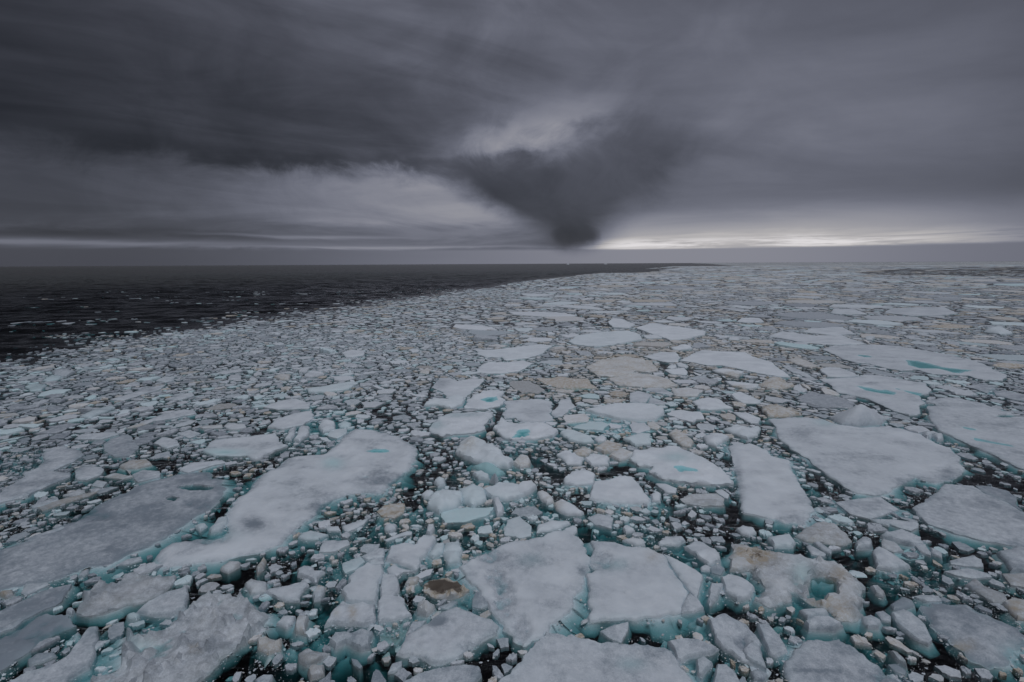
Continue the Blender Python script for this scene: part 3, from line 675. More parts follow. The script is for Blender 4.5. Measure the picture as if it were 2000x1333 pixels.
hero('M', [0,400,150,395,330,390,430,360,560,365,700,385,800,400,900,425,1030,440,1090,500,1070,540,990,560,1020,630,980,670,970,750,880,750,730,710,600,650,480,590,330,560,180,530,120,470],
     'white floe carrying two long dark teal ponds at mid right', F=.28, ref='the two-pond floe', rough=.06, ponds=[[355,465,440,475,600,510,650,505,760,535,740,555,600,540,450,510],[740,490,860,515,1040,545,1000,570,860,532]], wets=[(500,440,90,10,.6)])
hero('M', [30,110,130,80,350,70,500,65,700,75,870,100,1130,140,1300,170,1400,200,1600,250,1720,310,1830,360,1790,410,1600,410,1450,370,1330,362,1100,350,950,310,800,320,640,290,500,250,360,240,220,205,150,160],
     'long white floe holding the large turquoise melt pond, far right', F=.32, ref='the floe with the large turquoise pond', rough=.06, ponds=[[840,215,970,225,1080,250,1200,285,1330,300,1520,315,1400,330,1370,356,1250,322,1150,297,980,297,870,262],[360,163,480,172,530,187,440,187]])
hero('P', [1808,782,1850,776,1880,780,1920,788,1960,802,2000,814,2080,840,2080,950,2000,915,1975,905,1950,892,1900,870,1865,854,1835,840,1820,825,1814,800],
     'wide white floe with thin curved melt channels at the right edge of the view', F=.28, ref='the channelled right edge floe', rough=.06, ponds=[[1866,829,1900,837,1922,842,1895,839],[1900,851,1930,860,1962,866,1988,873,1950,867,1905,860]], holes=[(1820,790,14,3),(1965,812,20,3.5)], flare=.3)
hero('M', [0,300,100,285,200,290,330,335,395,370,250,380,80,372], 'clean white cake with a straight shadowed front left of the two-pond floe', F=.4)
hero('M', [1400,470,1550,450,1740,465,1640,540,1500,490], 'flat grey floe right of the two-pond floe, beside a forked dark crack', F=.22, wet=.2)
hero('M', [1690,510,1850,520,2050,560,2050,620,1900,600,1720,560], 'flat grey floe at the right edge below the forked dark crack', F=.22, wet=.22)
hero('M', [1005,950,1040,905,1120,900,1155,935,1210,940,1215,990,1150,1000,1100,960,1060,990], 'pair of joined white lumps on the back right edge of the largest flat floe', kind='b', F=.35, dome=.45)
hero('H', [525,720,700,690,880,680,1025,775,900,820,800,850,640,810], 'grey white lozenge floe below the near tip of the largest flat floe', F=.22, ref='the lozenge floe', wet=.12, wob=.4)
hero('H', [430,685,520,722,640,812,700,835,560,815,500,790], 'submerged turquoise wing of ice along the left edge of the lozenge floe', F=-.14, wob=.4, rough=.02)
hero('H', [905,830,990,785,1090,800,1180,870,1100,870,980,850], 'submerged pale green plate beside the right tip of the lozenge floe', F=-.10, wob=.4, rough=.02)
hero('H', [850,852,960,850,1060,865,1170,880,1182,920,1120,946,1030,920,930,880], 'long low white slab right below the lozenge floe', kind='b', F=.25)
hero('H', [795,855,850,855,950,885,940,905,850,880], 'thin white sliver at the left end of the long low slab', kind='b', F=.22)
hero('D', [885,170,1040,130,1160,180,1250,250,1120,236,1000,206], 'white roof like slab lying tilted on a pile of blocks at right', kind='b', F=.62, tilt=(.0,.10), ref='the roof-like slab', depth=.15)
hero('D', [892,205,1000,235,1065,300,980,305,890,272], 'white block under the left half of the roof-like slab', kind='b', F=.30, dirt=.08)
hero('D', [1145,245,1230,245,1275,310,1272,332,1190,306], 'square white block under the right half of the roof-like slab', kind='b', F=.34)
hero('D', [1265,268,1355,310,1358,347,1285,322], 'small white block at the right foot of the roof-like slab pile', kind='b', F=.3)
hero('D', [980,330,1100,300,1220,320,1215,365,1100,380,1010,360], 'pale green submerged base of the pile under the roof-like slab', kind='b', F=-.08, rough=.02, blue=.4)
hero('D', [815,290,855,250,930,285,1010,340,1110,415,960,440,850,422], 'crisp white pointed block in front of the roof-like slab pile', kind='b', F=.42, dome=.2, ref='the crisp pointed block')
hero('D', [685,235,735,170,815,230,812,272,690,282], 'round grey topped boulder of ice left of the roof-like slab', kind='b', F=.35, dome=.5, wet=.2)
hero('D', [300,262,330,252,455,322,440,342,340,322], 'lower of two slim white blades lying side by side', kind='b', F=.28, wob=.3)
hero('D', [355,230,400,225,500,295,490,326,430,290], 'upper of two slim white blades lying side by side', kind='b', F=.32, wob=.3)
hero('D', [0,195,80,170,170,160,215,230,200,270,50,272], 'rounded white block with a teal foot above the old tan hollowed floe', kind='b', F=.3, dome=.35, blue=.15)
hero('D', [200,190,300,120,420,60,520,80,620,170,660,230,560,260,440,240,300,230], 'broad heap of pinkish tan slush ice below the tongue shaped floe', F=.12, dome=.3, dirt=.2, wet=.25, rough=.12)
hero('D', [1420,372,1500,350,1600,330,1675,370,1682,420,1550,416,1430,398], 'grey white slab in the dark water below the flat right edge floe', kind='b', F=.3)
hero('D', [1380,457,1550,430,1740,480,1750,502,1600,512,1480,492], 'long pointed white sliver pointing left at the right of the view', kind='b', F=.25)
hero('D', [1140,652,1200,640,1330,650,1360,690,1240,692], 'narrow white bar floating above the large lower right floe', kind='b', F=.25, ref='the narrow white bar')
hero('D', [950,720,1050,650,1130,690,1150,730,1060,760,980,760], 'grey translucent lump between the oval floe and the narrow white bar', kind='b', F=.15, dome=.15, wet=.5)
hero('D', [245,755,330,745,440,740,475,790,310,812], 'ragged white block on the front rim of the old tan hollowed floe', kind='b', F=.35, ref=None, dome=.1)
hero('D', [280,855,350,800,470,800,595,870,520,905,320,900], 'layered white block with a grey underside in front of the hollowed floe', kind='b', F=.45, dome=.25, wets=[(440,890,150,20,.3)])
hero('D', [1790,300,1950,250,2100,300,2100,470,1900,452], 'rounded white block cut by the right edge, below the flat right edge floe', kind='b', F=.35, dome=.3)
hero('D', [1830,475,2000,470,2100,600,1900,562], 'tan grey slab cut by the right edge of the view', kind='b', F=.3, dirt=.25)
hero('D', [1830,700,1910,655,2050,690,2080,830,1950,832], 'brownish tan lump cut by the right edge above the large lower right floe', kind='b', F=.25, dome=.3, dirt=.4)
hero('D', [1550,562,1620,510,1700,580,1850,640,1870,690,1760,702,1650,632], 'dirty grey slab sliding down left of the brownish right edge lump', kind='b', F=.25, dome=.1, dirt=.15, wet=.2)
hero('D', [840,780,900,770,965,810,960,850,890,840], 'small grey slab against the left end of the smooth white oval floe', kind='b', F=.18, wet=.3)
hero('D', [730,800,800,795,880,850,860,910,780,900,740,860], 'pale block in the dark lead left of the smooth white oval floe', kind='b', F=.15, dome=.2, wet=.15)
hero('D', [800,560,860,570,915,630,900,660,840,640], 'pinkish white lump right of the old tan hollowed floe', kind='b', F=.2, dome=.25, dirt=.15)
hero('D', [950,1075,1000,1080,1085,1180,1080,1205,1020,1170], 'slim tan white finger of ice in the dark lead at bottom right', kind='b', F=.22, dome=.15, dirt=.15)
hero('D', [940,1190,1000,1185,1080,1245,1070,1270,1000,1250], 'grey sliver just below the slim tan finger at bottom right', kind='b', F=.12, wet=.35)
# foreground left of centre
hero('B', [1100,1090,1180,960,1350,850,1440,770,1570,730,1700,780,1840,830,1895,880,1880,940,1770,980,1680,1050,1550,1130,1400,1170,1290,1110,1200,1105],
     'domed white floe with one dark grey wet spot near its upper left edge', F=.28, ref='the spotted domed floe', rough=.04, dome=.12, wets=[(1420,860,75,42,1.1)], soft=.12, slush=[(1720,1040,140,45)], bumps=[(1350,1050,150,45,.10)], flare=.35, wob=.6)
hero('B', [1170,950,1220,850,1330,840,1290,890], 'thin white sliver split from the upper left side of the spotted domed floe', kind='b', F=.24, wob=.3)
hero('B', [1110,1332,1300,1250,1480,1200,1640,1185,1740,1200,1770,1270,1700,1332,1650,1420,1000,1420], 'white floe cut by the bottom edge just left of the large smooth bottom floe', F=.26, rough=.035)
hero('B', [1015,365,1050,260,1160,230,1240,240,1300,185,1400,185,1390,240,1330,310,1290,360,1255,438,1140,390], 'white four cornered floe with a raised far right horn above the split pair', F=.34, ref='the horned white floe', rough=.06, tilt=(.02,.02), flare=.3)
hero('B', [665,610,730,540,730,500,800,440,870,400,985,405,985,470,960,560,937,690,800,695,700,670], 'left half of a white floe split by a straight dark crack', F=.34, ref='the left half of the split floe', rough=.04, flare=.35)
hero('B', [992,480,1085,480,1115,520,1120,600,1090,640,1160,670,1165,720,1215,790,1100,820,957,855,955,720,970,580], 'right half of the split white floe, narrow and ragged on its right', F=.32, ref='the right half of the split floe', rough=.06)
hero('B', [1020,440,1080,395,1110,430,1250,455,1150,462,1090,500,1040,480], 'small hooked white piece between the horned floe and the split floe', kind='b', F=.28)
hero('B', [540,870,600,760,680,685,740,710,930,715,925,860,850,870,640,852], 'white block with a brown grey streak below the split floe', F=.36, ref='the brown streaked block', rough=.06, dirts=[(755,790,28,60,.5),(630,790,25,30,.3)])
hero('B', [820,340,960,285,1005,280,1000,345,860,366], 'short white bar above the left half of the split floe', kind='b', F=.3)
hero('B', [670,400,820,340,850,380,780,440,700,470,675,450], 'pale blue white slab at the upper left of the split floe', kind='b', F=.22, blue=.25)
hero('B', [870,385,920,355,1000,352,1000,398,900,402], 'small white slab on the top edge of the split floe left half', kind='b', F=.3)
hero('B', [570,1000,620,930,740,940,820,890,915,920,890,980,890,1050,820,1062,700,1010,620,1050], 'bulky saddle shaped white block below the brown streaked block', kind='b', F=.34, dome=.3, ref='the saddle shaped block', rough=.08, wets=[(750,1000,120,50,.4)])
hero('B', [925,915,1000,875,1200,850,1185,950,1110,1060,985,1040], 'submerged pale yellow green block seen through the water left of the spotted domed floe', F=-.16, dirt=.2, rough=.04, ref='the submerged yellowish block')
hero('B', [1310,570,1370,530,1500,510,1570,540,1640,590,1660,612,1600,655,1500,675,1380,652,1310,612], 'dark brown dirt covered cake of ice with white crumbs on it', F=.16, ref='the dark brown dirty cake', dirt=.30, rough=.20, soft=.1, dirts=[(1440,580,150,58,1.35),(1560,600,70,45,.7)])
hero('B', [1455,640,1480,628,1508,645,1490,660], 'tiny white crumb lying on the dark brown cake', kind='b', F=.26, depth=.1)
hero('B', [1690,680,1720,620,1800,625,1880,710,1760,750,1690,742], 'flat dark grey slab right of the dark brown cake', F=.12, wet=.6, wob=.4)
hero('B', [1260,725,1310,680,1400,700,1392,760,1330,800,1262,780], 'knobbly cream coloured lump just below the dark brown cake', kind='b', F=.3, dome=.4, dirt=.18, rough=.12)
hero('B', [1430,740,1540,690,1575,700,1500,760], 'grey rod of ice between the dark brown cake and the spotted domed floe', kind='b', F=.12, wet=.4)
hero('B', [1165,560,1190,500,1275,495,1260,545,1200,570], 'small tan lump left of the dark brown cake', kind='b', F=.2, dome=.15, dirt=.35)
hero('B', [670,110,750,80,880,45,840,90,720,152,690,142], 'long white wedge lying left of the flat tan cake', kind='b', F=.28)
hero('F', [945,790,1000,750,1130,725,1165,735,1155,800,1080,845,980,828], 'flat tan coloured cake of ice in teal water', F=.18, dirt=.62, ref='the flat tan cake', rough=.05, wob=.4)
hero('B', [1000,120,1040,80,1098,90,1090,130,1050,155,1005,140], 'small grey cube of ice below the flat tan cake', kind='b', F=.3, dome=.2, wet=.1)
hero('B', [1005,215,1100,175,1180,145,1220,150,1215,175,1130,185,1020,225], 'long thin rod of ice with a knob at its right end', kind='b', F=.16, wet=.1)
hero('B', [1330,160,1340,90,1390,85,1395,130,1360,175], 'small upright white block in teal water above the horned floe', kind='b', F=.3, dome=.25)
hero('B', [1340,330,1400,240,1470,225,1460,310,1380,360], 'pale blue block just right of the horned white floe', kind='b', F=.25, dome=.25, blue=.2)
hero('B', [1450,320,1480,230,1580,215,1615,300,1590,390,1500,400], 'lumpy blue white block between the horned floe and the triangular floe', kind='b', F=.2, dome=.3, blue=.2, rough=.1)
hero('B', [320,440,380,410,450,420,460,460,540,462,490,500,470,548,390,510,320,492], 'ragged white block with a pointed right arm at the left of the teal pool', kind='b', F=.3, dome=.2)
hero('B', [65,620,110,590,250,570,380,535,410,560,350,620,340,680,240,688,160,650], 'broad white floe below the ragged pointed block on the left', F=.26, ref='the broad low left block', rough=.06)
hero('B', [440,640,480,560,540,570,530,620,510,670,450,682], 'cream block with a tan stained top left of the split floe', kind='b', F=.35, dome=.2, dirts=[(500,590,40,30,.5)])
hero('B', [10,1010,80,970,200,1000,190,1070,100,1100,20,1062], 'round tan crumbly lump near the bottom left of centre', kind='b', F=.2, dome=.3, dirt=.35, rough=.1)
hero('B', [330,1110,400,1050,450,1080,580,1090,500,1150,400,1182,340,1152], 'cream coloured wedge block with a tan right tip near the bottom', kind='b', F=.3, dome=.2, dirt=.18, ref='the cream wedge block')
hero('B', [400,1240,430,1190,530,1180,535,1260,420,1302], 'cream tan block just below the cream wedge block', kind='b', F=.3, dome=.15, dirt=.25)
hero('B', [300,870,320,800,410,800,390,870,390,940,310,922], 'upright cream block with a brown right face, above the cream wedge block', kind='b', F=.4, dome=.15, dirt=.22)
hero('B', [160,870,210,800,310,800,290,860,240,900], 'grey white lump left of the upright cream block', kind='b', F=.22, dome=.2)
hero('B', [490,310,530,220,720,215,730,250,620,302], 'flat grey white slab above the teal pool beside the split floe', F=.18, wet=.15)
hero('B', [330,200,360,160,430,135,560,175,480,212,370,216], 'low white dome of snow over teal ice right of the long crossing floe', kind='b', F=.12, dome=.2, blue=.2)
hero('B', [545,112,640,110,665,142,560,142], 'flat white chip between the low snow dome and the long white wedge', kind='b', F=.24)
hero('B', [0,440,60,330,80,370,60,440,10,480], 'tan crumbly block under the near edge of the long crossing floe', kind='b', F=.25, dome=.3, dirt=.4)
hero('A', [1720,440,1790,370,1880,380,1870,420,1780,470], 'cream block left of the tan crumbly block under the long crossing floe', kind='b', F=.25, dome=.25, dirt=.15)
hero('B', [1030,1250,1060,1180,1140,1155,1140,1200,1080,1240], 'small white wedge in dark water near the bottom, left of centre', kind='b', F=.2)
hero('B', [745,1140,790,1150,830,1200,810,1220,760,1180], 'small grey hooked piece near the bottom left of the white wedge', kind='b', F=.14, wet=.3)
hero('B', [-10,1300,60,1265,130,1265,110,1332,0,1350], 'white block at the bottom edge left of the cream tan blocks', kind='b', F=.3)
hero('A', [1910,560,1960,510,2080,540,2080,620,1960,630], 'pale rounded block right of the slab on rubble', kind='b', F=.25, dome=.2, dirt=.08)
# pressure heap in the centre
hero('F', [1340,760,1350,690,1390,620,1500,595,1610,630,1622,700,1560,765,1430,795], 'big rounded blue white boulder in the heaped ice at the centre', kind='b', F=.35, dome=.75, blue=.18, ref='the big rounded central boulder', rough=.06)
hero('F', [1580,600,1700,570,1780,600,1800,700,1700,760,1620,720], 'lumpy blue white block right of the big rounded central boulder', kind='b', F=.3, dome=.6, blue=.24)
hero('F', [1780,620,1900,560,2040,570,2120,600,2100,660,1960,690,1840,680], 'snowy flat topped block at the right of the central heap', kind='b', F=.5, dome=.3, blue=.14, ref='the flat topped heap block')
hero('G', [30,600,80,555,160,545,190,590,130,640,60,668], 'sharp edged white block with a sheer front at the right end of the central heap', kind='b', F=.6, dome=.15)
hero('F', [1850,690,1900,680,1935,760,1930,795,1882,812], 'upright white tooth of ice in front of the central heap', kind='b', F=.5, dome=.15)
hero('F', [1690,490,1760,470,1820,510,1825,545,1740,535], 'blue white block at the back of the central heap under the teal boulder', kind='b', F=.35, dome=.3, blue=.2)
hero('F', [1825,550,1868,500,1895,545,1870,570], 'small pointed pinnacle on the back of the central heap', kind='b', F=.5, apex=(1868,495,.9))
hero('F', [1390,560,1420,515,1475,540,1480,590,1420,600], 'rounded pale blue lump behind the big rounded central boulder', kind='b', F=.3, dome=.4, blue=.15)
hero('F', [1290,660,1330,620,1390,630,1370,690,1310,690], 'small pale lump left of the big rounded central boulder', kind='b', F=.25, dome=.25, blue=.1)
hero('F', [1430,800,1560,770,1700,760,1850,760,1820,820,1650,870,1480,880], 'turquoise washed apron of ice below the big rounded central boulder', F=.05, dome=.12, blue=.45, rough=.06, ref='the turquoise apron')
hero('F', [1560,330,1590,230,1690,180,1830,260,1900,320,2000,400,1990,440,1880,440,1700,400], 'tall white hummock tinged tan on its left face, behind the central heap', F=.4, dome=.75, rough=.10, blue=.12, dirts=[(1660,300,70,50,.35)], ref='the tall white hummock')
hero('F', [1690,450,1780,400,1860,420,1950,500,1880,520,1750,472], 'smooth teal boulder at the foot of the tall white hummock', kind='b', F=.15, dome=.5, blue=.7, rough=.03)
hero('G', [0,420,60,340,120,350,148,400,140,440,60,450], 'tan faced block at the right foot of the tall white hummock', kind='b', F=.3, dome=.4, dirt=.3)
hero('G', [400,540,460,480,580,460,650,500,640,570,500,582,410,572], 'snow covered block left of the clean angular white floe', kind='b', F=.35, dome=.2)
hero('G', [635,300,740,235,860,265,840,315,720,330], 'tan brown slab like a roof in the heap above the angular floe', kind='b', F=.5, dome=.15, dirt=.48, ref='the tan roof slab')
hero('G', [750,355,850,290,945,335,920,372,840,397], 'tan lump at the lower right of the tan roof slab', kind='b', F=.3, dome=.35, dirt=.32)
hero('G', [480,320,560,290,640,315,580,355,500,352], 'dark tan lump left of the tan roof slab', kind='b', F=.3, dome=.3, dirt=.5)
hero('G', [350,350,420,300,480,340,560,370,540,430,430,420], 'rubbly white block below the dark tan lump', kind='b', F=.25, dome=.3, rough=.12)
hero('G', [560,380,640,330,680,350,760,380,750,430,620,430], 'rubbly white block below the tan roof slab', kind='b', F=.25, dome=.3, rough=.12)
hero('G', [370,175,430,140,500,160,620,210,640,250,560,257,450,237], 'long blue white block at the edge of the pale teal slush', kind='b', F=.35, dome=.35, blue=.22, ref='the long blue white block')
hero('G', [870,225,990,180,1080,180,1082,262,960,272], 'square blue white block at the right of the pale teal slush', kind='b', F=.4, dome=.15, blue=.22)
hero('G', [640,225,690,195,740,215,730,250,670,250], 'knobbly white lump between the two blue white blocks', kind='b', F=.3, dome=.25)
hero('G', [1050,100,1110,95,1165,130,1130,155,1080,140], 'flat tan cake right of the pale teal slush', kind='b', F=.3, dirt=.35)
hero('G', [1220,180,1280,140,1350,180,1420,250,1400,290,1330,280,1260,230], 'tan and white rubble block right of the square blue white block', kind='b', F=.3, dome=.4, dirt=.4)
hero('G', [195,640,240,620,320,680,330,720,270,730,220,690], 'cream block with a tan side behind the snow tipped slab', kind='b', F=.3, dome=.25, dirt=.2)
hero('G', [320,730,390,685,460,730,560,800,530,815,420,812,350,780], 'white snow tipped slab with a tan left end, right of the central heap', kind='b', F=.3, dome=.3, dirts=[(350,740,60,50,.4)], ref='the snow tipped slab')
hero('G', [865,920,900,890,960,942,890,957], 'small clean white wedge above the straight-edged floe', kind='b', F=.3, dome=.15)
hero('C', [1140,230,1200,180,1330,180,1355,222,1300,257,1150,250], 'pale block behind the right corner of the straight-edged floe', kind='b', F=.25, dome=.2, wet=.1)
hero('C', [1345,262,1430,215,1500,230,1630,320,1620,370,1530,405,1440,332], 'grooved white floe right of the straight-edged floe', F=.32, ref='the grooved white floe', rough=.09, dome=.1)
hero('C', [1750,127,1800,100,1890,120,1910,155,1850,182,1790,162], 'oval white block in the slush below the grey tan floe', kind='b', F=.3, dome=.15, wob=.4)
hero('C', [590,42,670,10,790,40,777,126,650,97], 'grey square slab above the straight-edged floe', F=.14, wet=.35, wob=.4)
hero('C', [1550,425,1620,400,1660,440,1630,490,1560,470], 'dark grey lump right of the wedge split from the straight-edged floe', kind='b', F=.14, wet=.5)
hero('C', [1470,430,1510,405,1550,425,1545,455,1480,450], 'small white chip at the right tip of the split wedge', kind='b', F=.22)
hero('C', [860,215,940,190,1030,215,1045,260,960,255], 'low white hump on the far edge of the straight-edged floe', kind='b', F=.2, dome=.2, dirt=.06)
hero('C', [200,100,300,55,440,60,460,85,360,130,240,150,190,160], 'knobbly snow covered block at the top edge of the big triangular floe', kind='b', F=.2, dome=.25, blue=.1)
hero('C', [-40,60,60,30,150,110,150,180,60,200,-60,180], 'pale slushy floe at the upper left of the big triangular floe', F=.10, wet=.2, blue=.15, rough=.06)
hero('G', [1310,692,1400,660,1600,652,1655,690,1650,742,1500,747,1350,732], 'grey tan stranded floe left of the tongue shaped floe', F=.2, wet=.25, dirt=.15, rough=.08, ref='the grey tan floe')
hero('G', [1580,630,1640,620,1700,660,1680,690,1620,660], 'small white bar above the grey tan floe', kind='b', F=.22)
hero('G', [1125,575,1200,575,1290,610,1280,650,1200,640], 'white slab below the lumpy floe with a teal pool', kind='b', F=.28)
hero('G', [1085,660,1130,630,1165,655,1160,710,1095,710], 'white lump at the right corner of the clean angular white floe', kind='b', F=.3, dome=.2)
# left side
hero('P1', [-90,640,0,490,150,440,430,318,560,232,820,122,1000,70,1160,55,1182,92,1240,100,1250,150,1220,220,1140,280,1080,310,960,400,900,430,840,460,720,510,600,572,480,592,330,650,180,690,0,715,-90,735],
     'long grey floe on the left with a dark hole near its far tip', F=.16, ref='the long grey left floe', wet=.30, rough=.05, soft=.9, holes=[(1090,148,82,13),(962,208,22,10)], wets=[(870,320,110,45,.25),(640,300,200,40,.15)], slush=[(500,300,150,40),(1100,240,80,30)], flare=.5)
hero('F', [700,190,780,140,900,150,1050,190,1130,200,1170,240,1245,270,1250,340,1240,390,1180,470,1100,540,1000,640,850,640,700,650,560,720,480,800,380,860,330,910,270,960,190,1040,60,1085,-138,1128,-348,1188,-530,1184,-726,1212,-782,1156,-740,1086,-656,1030,-390,974,-208,946,-250,806,-194,722,-40,600,60,490,160,450,240,370,330,350,520,340,640,260],
     'very long white floe left of centre with teal pond and dark worn ring', F=.24, ref='the very long crossing floe', rough=.07, soft=.45, ponds=[[865,322,930,303,1060,310,1020,333,900,335]], wets=[(600,415,70,45,.4,.5),(-20,890,90,55,1.0),(300,640,300,60,.10),(-330,960,160,60,.25,.3)], slush=[(1000,530,260,60),(560,760,200,60),(-360,1000,170,60)], bumps=[(850,390,120,35,.12),(900,260,150,30,.10)], flare=.4)
hero('P4', [1130,650,1200,595,1370,580,1530,560,1560,600,1600,625,1500,670,1430,705,1370,682,1200,680], 'bright white floe with a blue green front, above the very long crossing floe', F=.34, ref='the bright blue fronted floe', rough=.05, wets=[(1260,665,110,18,.2,.6)])
hero('P4', [0,890,60,840,140,800,130,780,210,750,245,710,245,650,350,632,430,650,475,675,420,710,350,740,285,775,380,780,385,800,240,860,150,905,0,945,-60,960,-60,910], 'white anvil shaped floe at the left edge of the view', F=.3, ref='the white anvil shaped floe', rough=.04)
hero('P4', [580,622,620,590,720,560,740,600,775,640,720,690,640,690,580,662], 'smooth dark grey rounded floe right of the white anvil floe', F=.12, wet=.38, rough=.02, ref='the smooth dark grey floe')
hero('P4', [420,590,450,565,640,550,660,565,560,592], 'white blade shaped floe above the smooth dark grey floe', F=.26)
hero('P4', [860,612,900,580,980,590,1000,622,930,642], 'small bright white floe ringed by pale slush, right of the dark grey floe', F=.32, ref='the slush ringed floe')
hero('P4', [990,560,1060,540,1120,560,1060,587], 'small grey lozenge with dark water on its left', F=.2, wet=.15)
hero('P4', [1245,520,1270,500,1370,510,1375,527,1280,537], 'white rounded bar with a tan underside above the bright blue fronted floe', kind='b', F=.4, dirt=.06)
hero('P4', [1110,522,1240,510,1240,528,1130,532], 'thin tan edged bar left of the white rounded bar', kind='b', F=.3, dirt=.2)
hero('P4', [1470,412,1560,380,1650,365,1730,390,1720,420,1580,427], 'flat white floe with a straight front edge above the dark lead', F=.3, ref='the white floe above the dark lead')
hero('P4', [1500,522,1540,480,1640,450,1740,430,1750,470,1690,510,1580,532], 'white floe overhanging the dark lead beside the teal pool', F=.36, ref='the overhanging white floe')
hero('P4', [1710,310,1850,290,1960,270,2000,280,1940,310,1820,330,1720,327], 'blue white lumpy floe left of centre in the middle distance', F=.4, blue=.2, rough=.1, ref='the blue white lumpy floe')
hero('P4', [1590,592,1610,540,1650,520,1645,560,1625,597], 'left one of two leaning white blocks beside the teal pool', kind='b', F=.4, dome=.2)
hero('P4', [1640,592,1680,510,1725,520,1720,570,1670,602], 'right one of two leaning white blocks beside the teal pool', kind='b', F=.45, dome=.25, ref='the two leaning blocks')
hero('P4', [1775,522,1800,472,1870,490,1870,540,1800,552], 'white faceted block standing in the teal pool', kind='b', F=.4, dome=.4, blue=.08)
hero('P4', [1825,570,1850,540,1935,532,1930,562,1880,587], 'flat blue white cake in the front of the teal pool', kind='b', F=.3, blue=.15)
hero('P4', [1885,510,1920,488,1960,505,1950,528,1900,528], 'greenish rounded block at the right of the teal pool', kind='b', F=.2, dome=.3, blue=.35)
hero('P4', [1000,762,1060,722,1240,710,1265,722,1170,740,1050,777], 'slender white floe below the bright blue fronted floe', F=.26)
hero('P4', [665,742,720,710,820,700,845,732,760,752,690,757], 'lumpy tan and white floe below the smooth dark grey floe', F=.25, dome=.2, dirt=.4, ref='the lumpy tan left floe')
hero('P4', [730,792,800,760,890,770,890,802,770,827], 'white floe just above the far edge of the long grey left floe', F=.26)
hero('P4', [580,800,640,780,720,795,730,770,700,760,740,800,680,815], 'cream coloured scrap left of the white floe above the long grey floe', kind='b', F=.22, dirt=.25)
hero('P4', [610,372,720,340,800,310,920,290,880,320,770,350,690,377], 'long narrow white floe slanting up to the right, far left field', F=.22, ref='the long slanting far left floe')
hero('P4', [285,215,330,190,420,215,370,242,300,242], 'white tilted block with a blue left foot at the left near the open water', F=.4, dome=.5, blue=.08, ref='the white block near open water')
hero('P4', [240,265,290,230,350,245,330,260,260,275], 'pale blue wedge at the foot of the white block near open water', kind='b', F=.2, dome=.35, blue=.3)
hero('P4', [140,300,200,280,260,290,230,320,170,325], 'blue white heap below the pale blue wedge, far left', kind='b', F=.25, dome=.3, blue=.3)
hero('P4', [410,770,440,750,520,740,585,755,560,790,480,822,430,815], 'snowy white floe right of the white anvil floe', F=.24, dome=.1)
hero('P4', [510,850,540,820,600,830,570,860], 'small white wedge in dark water above the long grey left floe', kind='b', F=.25)
hero('P4', [350,905,400,885,470,872,475,890,400,912], 'slim white bar with a tan foot left of the small white wedge', kind='b', F=.28, dirt=.1)
hero('P4', [170,970,230,940,320,912,325,930,240,965,180,975], 'long narrow white sliver in the dark water, left', kind='b', F=.22)
hero('P4', [200,965,350,925,450,900,560,880,500,910,350,955,240,990], 'long tan grey splinter of ice lying under the slim white bars, left', kind='b', F=.12, dirt=.3, wet=.25)
hero('A', [210,215,260,185,490,110,500,130,330,200,220,225], 'long narrow grey white bar above the long grey left floe at the left edge', kind='b', F=.2)
hero('P4', [700,532,840,480,860,470,1000,430,1080,430,1090,450,950,480,860,490,780,522], 'long bent white floe with a tan near end, left field', F=.22, dirts=[(770,520,80,20,.4)])
hero('P4', [440,470,520,430,620,400,640,415,560,450,500,475], 'pale blue hummocky floe in the left field', F=.25, dome=.35, blue=.2)
hero('P4', [920,370,1000,345,1070,330,1090,350,1000,375], 'white floe with a raised right end, left field', F=.3)
hero('P4', [870,265,910,245,970,245,970,265,920,275], 'small white cake with a blue right end, far left field', F=.35, blue=.1)
hero('P4', [1530,245,1560,228,1620,230,1615,258,1560,262], 'yellowish tan cake in the middle distance, left of centre', F=.4, dome=.2, dirt=.4, ref='the yellowish distant cake')
hero('P4', [1910,110,1960,95,2040,100,2030,125,1930,138], 'flat white floe in the distance, left of centre', F=.35, ref='the flat distant floe left of centre')
# lower left
hero('A', [610,772,620,710,680,620,740,562,940,540,1000,482,1080,470,1200,500,1280,502,1370,495,1360,540,1250,640,1130,690,990,712,850,770,700,802], 'rough rubbly grey floe with a pale lip at its right end, lower left', F=.26, ref='the rough rubbly grey floe', rough=.24, wet=.12, dirt=.10)
hero('A', [1060,765,1150,690,1300,620,1460,580,1472,640,1450,740,1350,790,1200,790], 'smooth pale slab tilted up on the edge of the rubble floe, lower left', F=.36, tilt=(.04,.02), ref='the smooth tilted slab', rough=.03, wob=.4)
hero('A', [1350,862,1450,770,1480,740,1560,650,1700,620,1880,650,1990,720,2080,830,2090,900,1960,950,1930,1020,1760,1120,1680,1200,1560,1300,1500,1420,700,1420,700,1320,870,1250,960,1150,1010,1040,960,970,1150,960,1270,920],
     'big floe of frozen together rubble full of cracks and small blocks, bottom left', F=.2, ref='the frozen rubble floe', rough=.36, soft=.2, dirt=.08, wet=.08, dirts=[(1520,1080,40,30,.4)], wets=[(1100,1040,160,40,.2,.3)], slush=[(1060,1060,120,50)], flare=.4)
hero('A', [60,1332,210,1240,400,1190,530,1110,640,950,690,890,765,890,765,960,735,1080,725,1140,700,1200,540,1290,480,1420,-60,1430], 'smooth white tongue of ice with a blunt upper end, bottom left', F=.3, ref='the smooth bottom left tongue', rough=.03, wob=.5)
hero('A', [-100,800,0,770,80,730,200,680,330,610,570,550,540,610,490,680,440,730,330,760,170,850,100,910,0,940,-100,960], 'smooth grey floe at the left edge above the dark channel, lower left', F=.17, ref='the smooth grey left edge floe', wet=.22, rough=.035)
